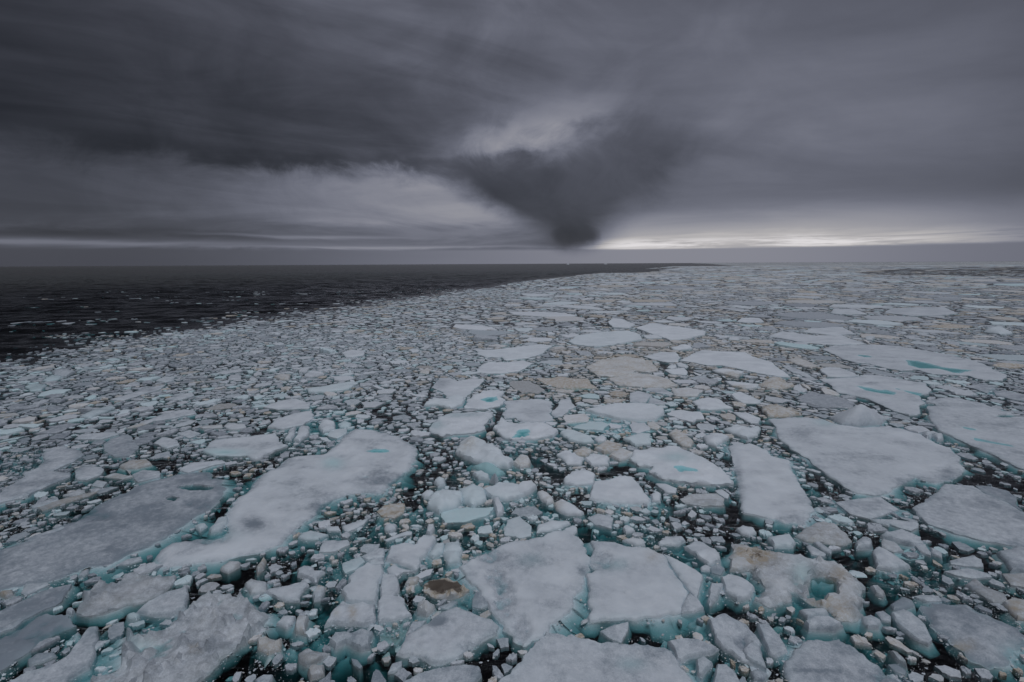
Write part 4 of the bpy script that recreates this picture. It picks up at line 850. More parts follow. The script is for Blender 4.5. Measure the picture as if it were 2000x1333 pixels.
hero('A', [-100,1000,100,925,300,800,520,800,600,880,450,920,250,1060,0,1240,-100,1280], 'dark rotten grey floe awash with water below the smooth grey left edge floe', F=.06, wet=.5, rough=.08, soft=.5, slush=[(250,920,300,120)])
hero('A', [160,625,200,560,370,545,380,565,270,620,190,645], 'white slab in the teal channel between two grey left floes', kind='b', F=.2)
hero('A', [-10,640,30,605,100,605,105,640,40,665], 'tan stained lump at the left edge beside the teal channel', kind='b', F=.25, dome=.2, dirt=.4)
hero('A', [610,495,640,460,690,440,690,465,640,490], 'small white chip in the dark crack above the rough rubbly grey floe', kind='b', F=.2)
hero('A', [905,410,990,365,1100,345,1110,370,1000,405], 'thin white bar in the dark crack under the long grey left floe', kind='b', F=.18)
hero('A', [515,760,560,745,585,770,560,795,520,790], 'round white knob in the dark channel left of the rough rubbly floe', kind='b', F=.2, dome=.15)
hero('A', [990,800,1050,780,1090,800,1070,850,1000,830], 'pale teal lump under the left end of the smooth tilted slab', kind='b', F=.1, dome=.2, blue=.3)
hero('A', [215,1150,300,1100,420,1090,440,1120,330,1170,230,1190], 'grey rounded block in the dark channel above the smooth bottom left tongue', kind='b', F=.15, dome=.12, wet=.4)
hero('A', [1520,110,1600,75,1620,110,1560,150], 'blue white lump in the notch of the very long crossing floe, left of a pair', kind='b', F=.15, dome=.25, blue=.2)
hero('A', [1640,130,1700,50,1780,20,1780,80,1720,140,1650,150], 'blue white block in the notch of the very long crossing floe, right of a pair', kind='b', F=.25, dome=.2, blue=.15)
# middle distance, right
hero('R7', [1090,335,1130,310,1300,300,1480,300,1570,340,1450,355,1250,355], 'largest white floe in the far right field', F=.4, ref='the largest far right floe')
hero('R7', [740,340,760,310,900,315,980,345,840,347], 'pale floe left of the largest far right floe', F=.35)
hero('R7', [130,395,160,370,280,370,312,397,200,402], 'small bright floe in the far field right of centre', F=.4)
hero('R7', [330,490,420,455,520,470,640,485,800,480,980,540,760,545,560,530,420,502], 'wide flat floe beyond the floe with the large turquoise pond', F=.35, ref='the wide flat far floe')
hero('R7', [560,462,640,420,820,430,910,475,760,482], 'white floe just beyond the wide flat far floe', F=.35)
hero('R7', [1740,462,1770,430,1850,425,1930,470,1850,477], 'blue white tilted block with black water behind it, far right', kind='b', F=.6, apex=(1790,430,1.3), blue=.12, wet=-.2, ref='the tilted far right block')
hero('R7', [960,500,980,485,1030,490,1010,515,970,512], 'small square white block beyond the floe with the turquoise pond', kind='b', F=.6, dome=.3)
hero('R6', [1290,230,1320,205,1380,210,1470,245,1430,270,1320,262], 'small clean white floe beyond the bright lumpy distant floe', F=.5)
hero('R6', [1470,268,1560,240,1750,260,1930,290,1920,310,1800,340,1700,347,1560,302], 'broad lumpy white floe right of the bright lumpy distant floe', F=.5, rough=.12)
hero('R6', [1520,317,1650,310,1640,332,1540,337], 'thin white bar in front of the broad lumpy distant floe', F=.4)
hero('L', [550,100,620,85,640,60,690,50,750,75,760,105,650,120,570,115], 'white rounded hump on the left end of the long tapering floe', kind='b', F=.4, dome=.6)
# turquoise submerged ice
hero('J', [1060,780,1150,740,1280,720,1420,740,1500,820,1420,880,1250,960,1050,960,1010,900], 'turquoise shelf of submerged ice in the pool between the leaning blocks', F=-.28, rough=.05, ref='the turquoise pool')
hero('C', [560,540,605,560,608,830,690,900,560,950,300,920,420,760,500,650], 'submerged teal ice filling the gap between the triangular and straight-edged floes', F=-.55, rough=.08)
hero('G', [640,720,760,700,1060,725,1080,780,900,840,700,830], 'submerged teal foot below the clean angular white floe', F=-.45, rough=.08)
hero('G', [560,60,760,100,1050,90,1240,110,1200,170,900,210,560,170,430,120], 'pale teal slush shelf in front of the thick smooth white floe', F=-.12, rough=.10)
hero('F', [1280,800,1450,800,1640,870,1800,850,1700,920,1480,940,1340,900], 'submerged green ice below the turquoise apron of the central heap', F=-.40, rough=.08)
hero('B', [530,420,640,390,700,460,740,500,720,560,640,560,540,500], 'submerged teal plate left of the split floe', F=-.35, rough=.05)
hero('A', [760,1040,900,900,980,960,1000,1060,860,1230,700,1310,560,1320,700,1220], 'submerged teal shelf right of the smooth bottom left tongue', F=-.35, rough=.08)
hero('A', [1060,880,1150,800,1340,810,1360,860,1230,930,1080,940], 'submerged teal shelf under the smooth tilted slab', F=-.35, rough=.06)
hero('P4', [-60,760,60,690,240,660,240,720,140,780,60,830,-60,880], 'submerged teal shelf behind the white anvil shaped floe', F=-.30, rough=.08)
hero('P3', [640,800,740,750,880,800,960,880,860,930,700,900], 'submerged teal shelf in front of the old tan hollowed floe', F=-.40, rough=.08)
hero('D', [1000,440,1180,380,1400,330,1420,430,1250,500,1050,500], 'submerged teal plate right of the crisp pointed block', F=-.5, rough=.08)
hero('C', [1280,800,1400,770,1530,760,1560,960,1460,980,1260,960,1100,980], 'submerged teal plate behind the thick front-faced slab', F=-.6, rough=.08)
hero('C', [1080,300,1190,260,1420,290,1500,400,1380,400,1240,340], 'submerged green plate behind the split wedge', F=-.35, rough=.08)
hero('A', [230,560,420,520,620,470,760,450,640,520,420,570,380,620,120,690,0,740,0,700,180,650], 'submerged teal strip along the near edge of the long grey left floe', F=-.25, rough=.05)
hero('J', [1150,380,1300,370,1480,380,1450,420,1200,430], 'green submerged strip behind the blue white lumpy floe', F=-.2, rough=.05)
hero('K', [380,600,480,590,540,640,520,690,430,700], 'submerged teal foot of the raised ridge block', F=-.12, rough=.05, blue=.3)
hero('P5', [960,580,1100,560,1160,640,1040,700,930,640], 'submerged teal shelf behind the big heap block', F=-.3, rough=.07)
# ------------------------------------------------------------------ the broken pack between and beyond
lead = np.array([ground(*p) for p in [(1660, 533), (1760, 526), (1900, 522.5), (2150, 520), (2150, 543), (1960, 541.5), (1840, 538), (1720, 538)]])
# open leads and cracks of black water, as lines over the sea (seen in the photograph, laid on the water), with half widths
LEADS = [([1503, 825, 1540, 870, 1590, 905, 1640, 940, 1690, 968], 11), ([1826, 800, 1845, 838, 1900, 876, 2010, 930], 13), ([1750, 955, 1850, 925, 1930, 935, 2010, 960], 18),
         ([1140, 1030, 1158, 1075, 1150, 1115], 13), ([1170, 1222, 1250, 1232, 1330, 1226], 17), ([1428, 1050, 1424, 1115], 13), ([310, 1098, 400, 1050, 440, 985, 450, 930], 11),
         ([120, 1175, 165, 1222, 240, 1200, 340, 1168], 15), ([40, 1300, 120, 1225], 12), ([410, 1128, 480, 1118], 24), ([500, 850, 555, 826, 630, 842], 10),
         ([795, 965, 815, 905, 808, 868], 9), ([940, 860, 975, 820, 985, 785], 9), ([1020, 895, 1090, 930], 15), ([1180, 925, 1240, 905, 1300, 942], 13),
         ([1640, 1105, 1760, 1080], 22), ([1690, 1140, 1780, 1205, 1840, 1300], 28), ([1610, 1225, 1565, 1290], 13), ([1286, 700, 1302, 725], 10), ([1615, 750, 1645, 770, 1730, 795, 1800, 815], 8),
         ([1808, 775, 1816, 825, 1834, 848], 8), ([560, 1150, 610, 1085], 12), ([590, 1195, 510, 1260, 430, 1320], 18), ([1320, 1150, 1420, 1200, 1480, 1180], 14), ([640, 1200, 560, 1240], 14),
         ([745, 1310, 700, 1290, 620, 1330], 18), ([1690, 1010, 1780, 1040, 1880, 1060], 13), ([960, 1090, 900, 1130], 12), ([1400, 960, 1430, 1000], 12), ([700, 790, 760, 820], 8), ([840, 760, 830, 790], 8)]
def lead_clear(x, y):
    k = FPX / np.maximum(1.0, y * FW.y - CAM_H * FW.z)
    px = 1000 + (x * RT.x + y * RT.y - CAM_H * RT.z) * k; py = 666.5 - (x * UP.x + y * UP.y - CAM_H * UP.z) * k
    best = np.full(np.shape(x), 9.0)
    wob = 0.6 + 0.9 * fbm(x / 1.5, y / 1.5, 811, 3)
    for ln_, w in LEADS:
        p = np.array(ln_, float).reshape(-1, 2)
        for a, b in zip(p[:-1], p[1:]):
            ab = b - a; t = np.clip(((px - a[0]) * ab[0] + (py - a[1]) * ab[1]) / (ab @ ab), 0, 1)
            best = np.minimum(best, np.hypot(px - a[0] - t * ab[0], (py - a[1] - t * ab[1]) * 1.4) / w)
    return smooth(1.3, 0.7, best * wob)
def pack_density(x, y):
    r = np.hypot(x, y); lim = ice_limit(x, y)
    jag = (fbm(x / 16.0, y / 10.0, 301, 4, 0.6) - 0.5) * 0.30
    k = smooth(1.05, 0.95, r / lim + jag)
    q = np.column_stack([x, y]); k = np.where(inside(lead, q), k * 0.05, k)
    k = k * (0.22 + 0.30 * smooth(25, 75, r) + 0.40 * smooth(0.36, 0.54, np.where(r < 90, fbm(x / 7.0, y / 7.0, 303, 3, 0.6), fbm(x / 30.0, y / 30.0, 304, 4, 0.65))) + 0.0 * r)
    k = k * (0.55 + 0.45 * smooth(1.0, 0.80, r / lim))
    if np.min(r) < 130: k = k * (1 - 0.93 * lead_clear(x, y))
    stream = smooth(0.60, 0.78, fbm(x / 24.0 + y / 60.0, y / 9.0, 302, 4, 0.6)) * smooth(3.6, 1.0, r / lim) * 0.10
    stream += 0.03 * smooth(1.25, 1.0, r / lim)
    return np.maximum(k, stream)

class Zone:
    def __init__(s, y0, y1, cell):
        s.y0, s.y1, s.c = y0, y1, cell
        s.hw = 1.14 * y1 + 12
        s.nx = int(2 * s.hw / cell) + 1; s.ny = int((y1 - y0) / cell) + 1
        s.occ = np.zeros((s.ny, s.nx), bool)
    def idx(s, x, y): return np.clip(((y - s.y0) / s.c).astype(int), 0, s.ny - 1), np.clip(((x + s.hw) / s.c).astype(int), 0, s.nx - 1)
    def paint(s, poly, convex=True):
        mn, mx = poly.min(0), poly.max(0)
        i0 = max(0, int((mn[0] + s.hw) / s.c)); i1 = min(s.nx, int((mx[0] + s.hw) / s.c) + 2)
        j0 = max(0, int((mn[1] - s.y0) / s.c)); j1 = min(s.ny, int((mx[1] - s.y0) / s.c) + 2)
        if i1 <= i0 or j1 <= j0: return
        X_ = (np.arange(i0, i1) + 0.5) * s.c - s.hw; Y_ = (np.arange(j0, j1) + 0.5) * s.c + s.y0
        if convex:
            mk = np.ones((j1 - j0, i1 - i0), bool)
            nx_ = np.roll(poly, -1, 0) - poly
            for (ax, ay), (ex, ey) in zip(poly, nx_):
                mk &= (ex * (Y_[:, None] - ay) - ey * (X_[None, :] - ax)) >= 0
        else:
            gx, gy = np.meshgrid(X_, Y_)
            mk = inside(poly, np.column_stack([gx.ravel(), gy.ravel()])).reshape(gx.shape)
        s.occ[j0:j1, i0:i1] |= mk

def gon(r, n, rg, asp):
    """an angular convex outline about the origin, counter-clockwise"""
    a = np.sort((np.arange(n) + rg.uniform(-0.42, 0.42, n)) * 2 * math.pi / n)
    q = np.stack([np.cos(a), np.sin(a) * asp], 1) * r * rg.uniform(0.66, 1.22, n)[:, None]
    t = rg.uniform(0, 2 * math.pi); c, s = math.cos(t), math.sin(t)
    q = q @ np.array([[c, s], [-s, c]])
    for _ in range(1 if rg.uniform() < .65 else 0):      # mostly without concave corners
        e1 = q - np.roll(q, 1, 0); e2 = np.roll(q, -1, 0) - q
        keep = (e1[:, 0] * e2[:, 1] - e1[:, 1] * e2[:, 0]) > 0
        if keep.sum() >= 4: q = q[keep]
    return q

ZONES = [Zone(11, 42, 0.06), Zone(42, 120, 0.13), Zone(120, 310, 0.33), Zone(310, 800, 0.95), Zone(800, 2300, 4.0)]
SIZES = [[(1.3, .08), (1.0, .12), (.75, .18), (.55, .26), (.42, .34), (.32, .42), (.24, .5), (.18, .6)],
         [(5.0, .30), (3.6, .36), (2.6, .40), (1.8, .5), (1.3, .7), (.9, 1.0), (.65, 1.4), (.46, 1.8), (.33, 2.2)],
         [(9.0, .40), (6.0, .45), (4.2, .5), (3.0, .6), (2.1, .8), (1.5, 1.0), (1.05, 1.3), (.75, 1.6)],
         [(19, .45), (13, .5), (9, .6), (6.2, .8), (4.3, 1.0), (3.0, 1.3), (2.2, 1.6)],
         [(45, .4), (30, 1), (20, 2), (14, 4), (10.5, 4)]]
for loop, F, kd in hero_polys:
    if F < -0.01: continue
    for zn in ZONES[:3]:
        if loop[:, 1].max() > zn.y0 and loop[:, 1].min() < zn.y1: zn.paint(loop, False)

pieces = []                                            # (zone, x, y, r, outline)
for zi, (zn, sizes) in enumerate(zip(ZONES, SIZES)):
    rg = np.random.default_rng(100 + zi)
    visA = 1.06 * (zn.y1 ** 2 - zn.y0 ** 2)
    for r, k in sizes:
        N = int(k * visA / (math.pi * r * r) * (1.0 if zi < 4 else 0.8))
        yy = np.sqrt(rg.uniform(zn.y0 ** 2, zn.y1 ** 2, N)); xx = rg.uniform(-1, 1, N) * (1.10 * yy + 8)
        rr = r * rg.uniform(0.85, 1.25, N)
        ok = rg.uniform(0, 1, N) < pack_density(xx, yy) * (1.0)
        big_ok = (np.hypot(xx, yy) < ice_limit(xx, yy) * 0.97) | ((rr < 1.8) & (yy < 330))
        near_edge = np.hypot(xx, yy) > ice_limit(xx, yy) * 0.55                 # the pack is ground smaller along its edge
        ok &= big_ok & ~(near_edge & (rr > 1.2 + 0.006 * yy)) & ~((xx < -0.1 * yy) & (rr > 0.9 + 0.010 * yy))
        xx, yy, rr = xx[ok], yy[ok], rr[ok]
        j, i = zn.idx(xx, yy); ok = ~zn.occ[j, i]
        for t in range(6):
            a = t * math.pi / 3; j, i = zn.idx(xx + np.cos(a) * rr * 0.6, yy + np.sin(a) * rr * 0.6); ok &= ~zn.occ[j, i]
        for x, y, r_ in zip(xx[ok], yy[ok], rr[ok]):
            if zn.occ[int((y - zn.y0) / zn.c), int((x + zn.hw) / zn.c)]: continue
            n = int(rg.integers(6, 10)) if zi < 3 else int(rg.integers(5, 8))
            q = gon(r_, n, rg, rg.uniform(0.38, 1.0)) + (x, y)
            t = np.concatenate([q, (q + (x, y)) / 2, (q + np.roll(q, 1, 0)) / 2])
            j, i = zn.idx(t[:, 0], t[:, 1])
            if zn.occ[j, i].sum() > (0 if rg.uniform() < .7 else 2): continue
            zn.paint(q * 1.03 - np.array([x, y]) * 0.03, False); pieces.append((zi, x, y, r_, q))
print('pieces', len(pieces), [sum(1 for p in pieces if p[0] == z) for z in range(5)])

TEAL = [(640, 835, 90, 40, 1.0), (1215, 1010, 120, 60, .9), (1210, 835, 140, 40, 1.0), (950, 1010, 170, 80, .9), (650, 1100, 90, 60, .8), (1130, 1190, 60, 90, .8),
        (1640, 1130, 140, 60, .6), (1800, 1110, 150, 40, .5), (190, 1260, 110, 90, .7), (60, 915, 110, 45, .8), (1340, 1210, 110, 60, .7), (800, 1080, 130, 90, .6),
        (1340, 1090, 80, 40, .6), (960, 900, 120, 60, .5), (1500, 980, 80, 90, .5), (700, 1230, 120, 80, .6), (420, 1080, 150, 40, .5), (1100, 760, 200, 50, .3), (560, 740, 120, 25, .5)]
def tint_at(x, y, rg):
    """dirt, wet with painted vignette, blue of one piece: the stained and the turquoise ice lies in drifts"""
    px, py = to_px(x, y)
    t = rg.uniform()
    dmap = float(fbm(np.array([x / 16.0]), np.array([y / 16.0]), 411, 3)[0]); bmap = float(fbm(np.array([x / 9.0]), np.array([y / 9.0]), 412, 3)[0])
    pd = 0.06 + 0.34 * max(0, (dmap - 0.46) * 4) ; pb = 0.06 + 0.40 * max(0, (bmap - 0.50) * 4)
    if 1080 < px < 1650 and 680 < py < 900: pd += 0.30
    if px > 1100 and py < 720: pd += 0.14
    if 850 < px < 1350 and py > 780: pd += 0.08
    for cx_, cy_, sx_, sy_, a_ in TEAL[:4]: pb += 0.75 * a_ * math.exp(-((px - cx_) / sx_) ** 2 - ((py - cy_) / sy_) ** 2)
    if px < 700 and py > 640: pd *= 0.8
    if t < pd: return (rg.uniform(0.2, 0.72), rg.uniform(0, .2), 0.02)
    t = rg.uniform()
    if t < pb: return (0.0, 0.08, rg.uniform(0.12, 0.5))
    t = rg.uniform()
    vignette_grey = 0.70 * min(0.8, max(0.0, math.hypot((px - 1080) / 900, (py - 760) / 560) - 0.35))  # lens darkening painted as greyer ice towards the frame edges
    wl = 0.40 + (0.12 if px < 600 else 0) + vignette_grey
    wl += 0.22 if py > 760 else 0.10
    if t < wl: return (0.02, rg.uniform(0.15, 0.75) + vignette_grey * .4, 0.05)
    return (0.0, rg.uniform(0.05, .25) + vignette_grey * .6, rg.uniform(0.02, 0.08))

def floe_piece(q, x, y, r, zi, rg, paint, bump=1.0):
    """vertices, triangles and paint of one small floe, slightly tilted"""
    c = np.array([x, y]); o = q - c
    if zi <= 1:                                        # extra chipped corners
        md = (o + np.roll(o, -1, 0)) / 2; md = md * rg.uniform(0.84, 1.10, len(md))[:, None]
        o = np.stack([o, md], 1).reshape(-1, 2) * rg.uniform(0.95, 1.05, (2 * len(o), 1))
        if zi == 0 or r > 1.6:
            md = (o + np.roll(o, -1, 0)) / 2 * rg.uniform(0.94, 1.06, (len(o), 1)); o = np.stack([o, md], 1).reshape(-1, 2)
    n = len(o)
    th = min(0.03 + 0.08 * r, 0.14) * rg.uniform(0.3, 1.5) if zi < 2 else min(0.05 + 0.022 * r, 0.20) * rg.uniform(0.4, 1.6)
    tl = rg.normal(0, 0.03) if rg.uniform() < .85 else rg.normal(0, 0.14)
    ta = rg.uniform(0, 2 * math.pi); tx, ty = tl * math.cos(ta), tl * math.sin(ta)
    if zi >= 2: tl *= .15; tx *= .15; ty *= .15
    if zi < 2 and rg.uniform() < 0.30:                 # thin grey plates nearly awash
        th *= 0.3; tx *= .3; ty *= .3; tl *= .3; paint = (paint[0] * .6, max(paint[1], rg.uniform(.3, .7)), paint[2] + 0.05)
    th = max(th, abs(tl) * r * 0.6)
    if zi < 3:
        ks = [1.04, 1.0, 0.93, 0.55] if zi <= 1 else [1.03, 1.0, 0.72]
        zs = [-0.16 - 0.15 * th, th * 0.72, th, th * 1.05] if zi <= 1 else [-0.1, th * 0.8, th]
    else:
        ks = [1.0, 0.88]; zs = [-0.05, th]
    V = []
    for k, zz in zip(ks, zs):
        p = o * k; dz_ = (tx * p[:, 0] + ty * p[:, 1]) * (1.0 if zz > 0 else 0.0)
        nz = rg.normal(0, 0.20, n) * th * bump if zz > 0 else 0.0
        V.append(np.column_stack([p + c, zz + dz_ + nz]))
    V.append([[x, y, zs[-1] * (1 + 0.3 * bump * rg.uniform(-.3, 1))]])
    V = np.concatenate(V)
    T = []
    i = np.arange(n); j = (i + 1) % n
    for k in range(len(ks) - 1):
        a, b = k * n, (k + 1) * n
        T.append(np.stack([a + i, a + j, b + j], 1)); T.append(np.stack([a + i, b + j, b + i], 1))
    a = (len(ks) - 1) * n
    T.append(np.stack([a + i, a + j, np.full(n, len(V) - 1)], 1))
    pa = np.tile(np.array(paint), (len(V), 1)); pa[:n, 1] += 0.2
    return V, np.concatenate(T), pa

def seen(x, y, r):
    d = Vector((x, y, -CAM_H)); k = FPX / max(1.0, d.dot(FW)); px, py = to_px(x, y)
    if not (-10 < px < 2010 and 500 < py < 1345): return 0
    return (r * k) ** 2 * (CAM_H / math.hypot(x, y, CAM_H))

# the largest in view stand as floes of their own; the others are too many to tell apart
# ---- naming every single one by its look and its place among the named floes
labels_seen = {}
def side_phrase(x, y, rx, ry):
    a, b = to_px(x, y), to_px(rx, ry)
    dxp, dyp = a[0] - b[0], (a[1] - b[1]) * 1.6
    if abs(dxp) > abs(dyp): return 'left of' if dxp < 0 else 'right of'
    return 'beyond' if dyp < 0 else 'in front of'
def look(r, paint, asp, noun, slant):
    d, w, b = paint
    tint = 'dark tan' if d > .4 else 'tan stained' if d > .15 else 'grey' if w > .4 else 'pale grey' if w > .18 else 'turquoise' if b > .3 else 'blue white' if b > .11 else 'white'
    s = r / slant * 1000
    size = 'large' if s > 34 else 'mid-sized' if s > 22 else 'small'
    shape = 'narrow' if asp < .55 else 'oblong' if asp < .75 else 'angular'
    return f'{size} {tint} {shape} {noun}'
pending = []
def queue_label(ob, x, y, r, paint, asp, noun):
    pending.append((ob, x, y, look(r, paint, asp, noun, math.hypot(x, y, CAM_H))))
ORD = ['', 'second nearest', 'third nearest', 'fourth nearest', 'fifth nearest', 'sixth nearest', 'seventh nearest', 'eighth nearest', 'ninth nearest', 'tenth nearest', 'eleventh nearest', 'twelfth nearest']
def settle_labels():
    groups = {}
    for ob, x, y, lk in pending:
        a = np.array(to_px(x, y))
        best = min(REFS, key=lambda q: np.hypot(*(np.array(to_px(q[0], q[1])) - a)))
        b = np.array(to_px(best[0], best[1])); ds = float(np.hypot(*(a - b)))
        key = f'{lk} {side_phrase(x, y, best[0], best[1])} {best[2]}'
        groups.setdefault(key, []).append((ds, ob))
    def fit(t): return t.replace(' in front of ', ' before ') if len(t.replace('-', ' ').split()) > 16 else t
    for key, lst in groups.items():
        lst.sort(key=lambda t: t[0])
        for i, (d, ob) in enumerate(lst):
            if len(lst) == 1: ob['label'] = fit(key)
            elif i == 0: ob['label'] = fit(key + ', nearest one')
            else: ob['label'] = fit(key + ', ' + ORD[min(i, len(ORD) - 1)])

score = sorted(range(len(pieces)), key=lambda i: -seen(*pieces[i][1:4]))
solo = set(score[:max(0, 300 - n_floe)])
print('hero floes', n_floe, 'blocks', n_block, 'solo', len(solo))
rg = np.random.default_rng(77)
bigV, bigT, bigP, off = [], [], [], 0
for i, (zi, x, y, r, q) in enumerate(pieces):
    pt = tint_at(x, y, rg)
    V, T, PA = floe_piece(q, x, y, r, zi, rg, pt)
    if i in solo:
        ob = link_mesh('ice_floe', V - (x, y, 0), [tuple(int(k) for k in t) for t in T], PA, ICE, True)
        try: ob.data.set_sharp_from_angle(angle=math.radians(35))
        except Exception: pass
        ob.location = (x, y, 0); ob['category'] = 'ice floe'; ob['group'] = FLOE_GROUP
        o = q - (x, y); sv = np.linalg.svd(o, compute_uv=False)
        queue_label(ob, x, y, r, pt, sv[1] / sv[0], 'floe')
    else:
        bigV.append(V); bigT.append(T + off); bigP.append(PA); off += len(V)
ob = fast_mesh('small_floes', np.concatenate(bigV), np.concatenate(bigT), np.concatenate(bigP), ICE)
ob.data.polygons.foreach_set('use_smooth', np.ones(len(ob.data.polygons), bool)); ob.data.set_sharp_from_angle(angle=math.radians(40))
ob['kind'] = 'stuff'; ob['label'] = 'countless small floes of the pack reaching to the horizon'
print('small floe tris', sum(len(t) for t in bigT))

# ------------------------------------------------------------------ brash: lumps of broken ice in the gaps
import bmesh
def ico(sub):
    bm = bmesh.new(); bmesh.ops.create_icosphere(bm, subdivisions=sub, radius=1.0)
    v = np.array([p.co[:] for p in bm.verts]); t = np.array([[w.index for w in f.verts] for f in bm.faces]); bm.free()
    return v, t
ICO2, ICO1 = ico(2), ico(1)
OCT = (np.array([(1, 0, 0), (0, 1, 0), (-1, 0, 0), (0, -1, 0), (0, 0, 1), (0, 0, -1)], float),
       np.array([(0, 1, 4), (1, 2, 4), (2, 3, 4), (3, 0, 4), (1, 0, 5), (2, 1, 5), (3, 2, 5), (0, 3, 5)]))
def lump(rg, base):
    """a chipped lump: a ball cut by random planes"""
    v, t = base; v = v.copy()
    an = np.arctan2(v[:, 1], v[:, 0]); p1, p2, p3 = rg.uniform(0, 6.28, 3)
    v[:, :2] *= (1 + 0.16 * np.sin(2 * an + p1) + 0.13 * np.sin(3 * an + p2) + 0.10 * np.sin(5 * an + p3))[:, None]     # lobed outline
    for _ in range(int(rg.integers(3, 6))):
        n = rg.normal(size=3); n /= np.linalg.norm(n); d = rg.uniform(0.45, 0.85)
        over = np.maximum(v @ n - d, 0); v -= over[:, None] * n
    v *= rg.uniform(0.84, 1.16, (len(v), 1))
    v *= np.array([1, rg.uniform(0.45, 0.95), rg.uniform(0.2, 0.42)])
    a = rg.normal(0, 0.22); c, s = math.cos(a), math.sin(a)
    v = v @ np.array([[1, 0, 0], [0, c, s], [0, -s, c]])
    return v, t
rgl = np.random.default_rng(5)
LUMPS = {k: [lump(rgl, b) for _ in range(m_)] for k, b, m_ in (('fine', ICO2, 24), ('mid', ICO1, 24), ('oct', OCT, 8))}
def scatter(zi, kind, r0, r1, cover, sink, power=2.2, keep_solo=False, lo_gap=True, z_hi=None):
    zn = ZONES[zi]; rg = np.random.default_rng(900 + zi * 10 + len(kind) + int(r0 * 1000))
    visA = 1.06 * (zn.y1 ** 2 - zn.y0 ** 2)
    rm = (r0 + r1) / 2 * 0.70
    N = int(cover * visA / (math.pi * rm * rm))
    y = np.sqrt(rg.uniform(zn.y0 ** 2, zn.y1 ** 2, N)); x = rg.uniform(-1, 1, N) * (1.10 * y + 7)
    r = r0 + (r1 - r0) * rg.uniform(0, 1, N) ** power
    ok = rg.uniform(0, 1, N) < pack_density(x, y)
    clump = fbm(x / 2.5, y / 2.5, 77, 3)
    ok &= rg.uniform(0, 1, N) < smooth(0.30, 0.58, clump) * 0.9 + 0.10
    j, i = zn.idx(x, y); ok &= ~zn.occ[j, i]
    return x[ok], y[ok], r[ok], rg
brV, brT, brP, boff = [], [], [], 0
blocks = []
for zi, kind, r0, r1, cover, sink in ((0, 'fine', .07, .40, .16, .30), (0, 'mid', .02, .10, .20, .35), (0, 'oct', .008, .03, .12, .0), (0, 'sunk', .06, .36, .25, .0), (1, 'sunk', .2, .6, .15, .0),
                                      (1, 'fine', .30, .55, .12, .30), (1, 'mid', .14, .36, .42, .30), (2, 'mid', .40, .9, .25, .30)):
    x, y, r, rg = scatter(zi, kind, r0, r1, cover, sink)
    zone_b = []
    for a, b, c in zip(x, y, r):
        lk = 'mid' if kind == 'sunk' else kind
        v, t = LUMPS[lk][int(rg.integers(len(LUMPS[lk])))]
        ang = rg.uniform(0, 2 * math.pi); ca, sa = math.cos(ang), math.sin(ang)
        zz = c * rg.uniform(-0.55, 0.10) if kind != 'oct' else c * rg.uniform(-.2, .1)
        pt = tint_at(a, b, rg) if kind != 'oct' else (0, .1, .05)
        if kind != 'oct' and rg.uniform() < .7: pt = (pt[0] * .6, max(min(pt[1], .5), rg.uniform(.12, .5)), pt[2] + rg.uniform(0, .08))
        if kind in ('fine', 'mid'): zz = (0.004 + 0.05 * rg.uniform() ** 1.5 + 0.10 * c * rg.uniform()) - float(v[:, 2].max()) * c     # nearly awash
        if kind == 'sunk': zz = -0.30 * c - 0.04 - rg.uniform(0, 1) ** 1.5 * 0.75; pt = (pt[0] * .5, 0.1, 0.05)     # ice hanging under the surface
        w = np.empty_like(v); w[:, 0] = (v[:, 0] * ca - v[:, 1] * sa) * c + a; w[:, 1] = (v[:, 0] * sa + v[:, 1] * ca) * c + b; w[:, 2] = v[:, 2] * c + zz
        if kind == 'fine': blocks.append((seen(a, b, c), a, b, c, zz, ang, v, t, pt)); continue
        brV.append(w); brT.append(t + boff); brP.append(np.tile(np.array(pt), (len(v), 1))); boff += len(v)
blocks.sort(key=lambda q: -q[0])
nsolo = max(0, 300 - n_block)
meshes = {}
for k, (s, a, b, c, zz, ang, v, t, pt) in enumerate(blocks):
    if k < nsolo:
        key = (id(v), tuple(round(p * 4) for p in pt))
        if key not in meshes:
            ob = link_mesh('ice_block', v, [tuple(int(i) for i in f) for f in t], np.tile(np.array(pt), (len(v), 1)), ICE, True)
            try: ob.data.set_sharp_from_angle(angle=math.radians(48))
            except Exception: pass
            meshes[key] = ob
        else:
            ob = meshes[key].copy(); col.objects.link(ob)
        ob.location = (a, b, zz); ob.rotation_euler = (0, 0, ang); ob.scale = (c, c, c)
        ob['category'] = 'ice block'; ob['group'] = BLOCK_GROUP
        e = np.ptp(v[:, :2], axis=0)
        queue_label(ob, a, b, c, pt, min(e) / max(e), 'block')
    else:
        ca, sa = math.cos(ang), math.sin(ang)
        w = np.empty_like(v); w[:, 0] = (v[:, 0] * ca - v[:, 1] * sa) * c + a; w[:, 1] = (v[:, 0] * sa + v[:, 1] * ca) * c + b; w[:, 2] = v[:, 2] * c + zz
        brV.append(w); brT.append(t + boff); brP.append(np.tile(np.array(pt), (len(v), 1))); boff += len(v)
ob = fast_mesh('brash_ice', np.concatenate(brV), np.concatenate(brT), np.concatenate(brP), ICE)
ob.data.polygons.foreach_set('use_smooth', np.ones(len(ob.data.polygons), bool)); ob.data.set_sharp_from_angle(angle=math.radians(48))
ob['kind'] = 'stuff'; ob['label'] = 'brash of small broken ice lumps filling the dark gaps between floes'
print('brash tris', sum(len(t) for t in brT), 'blocks solo', min(nsolo, len(blocks)))
settle_labels()

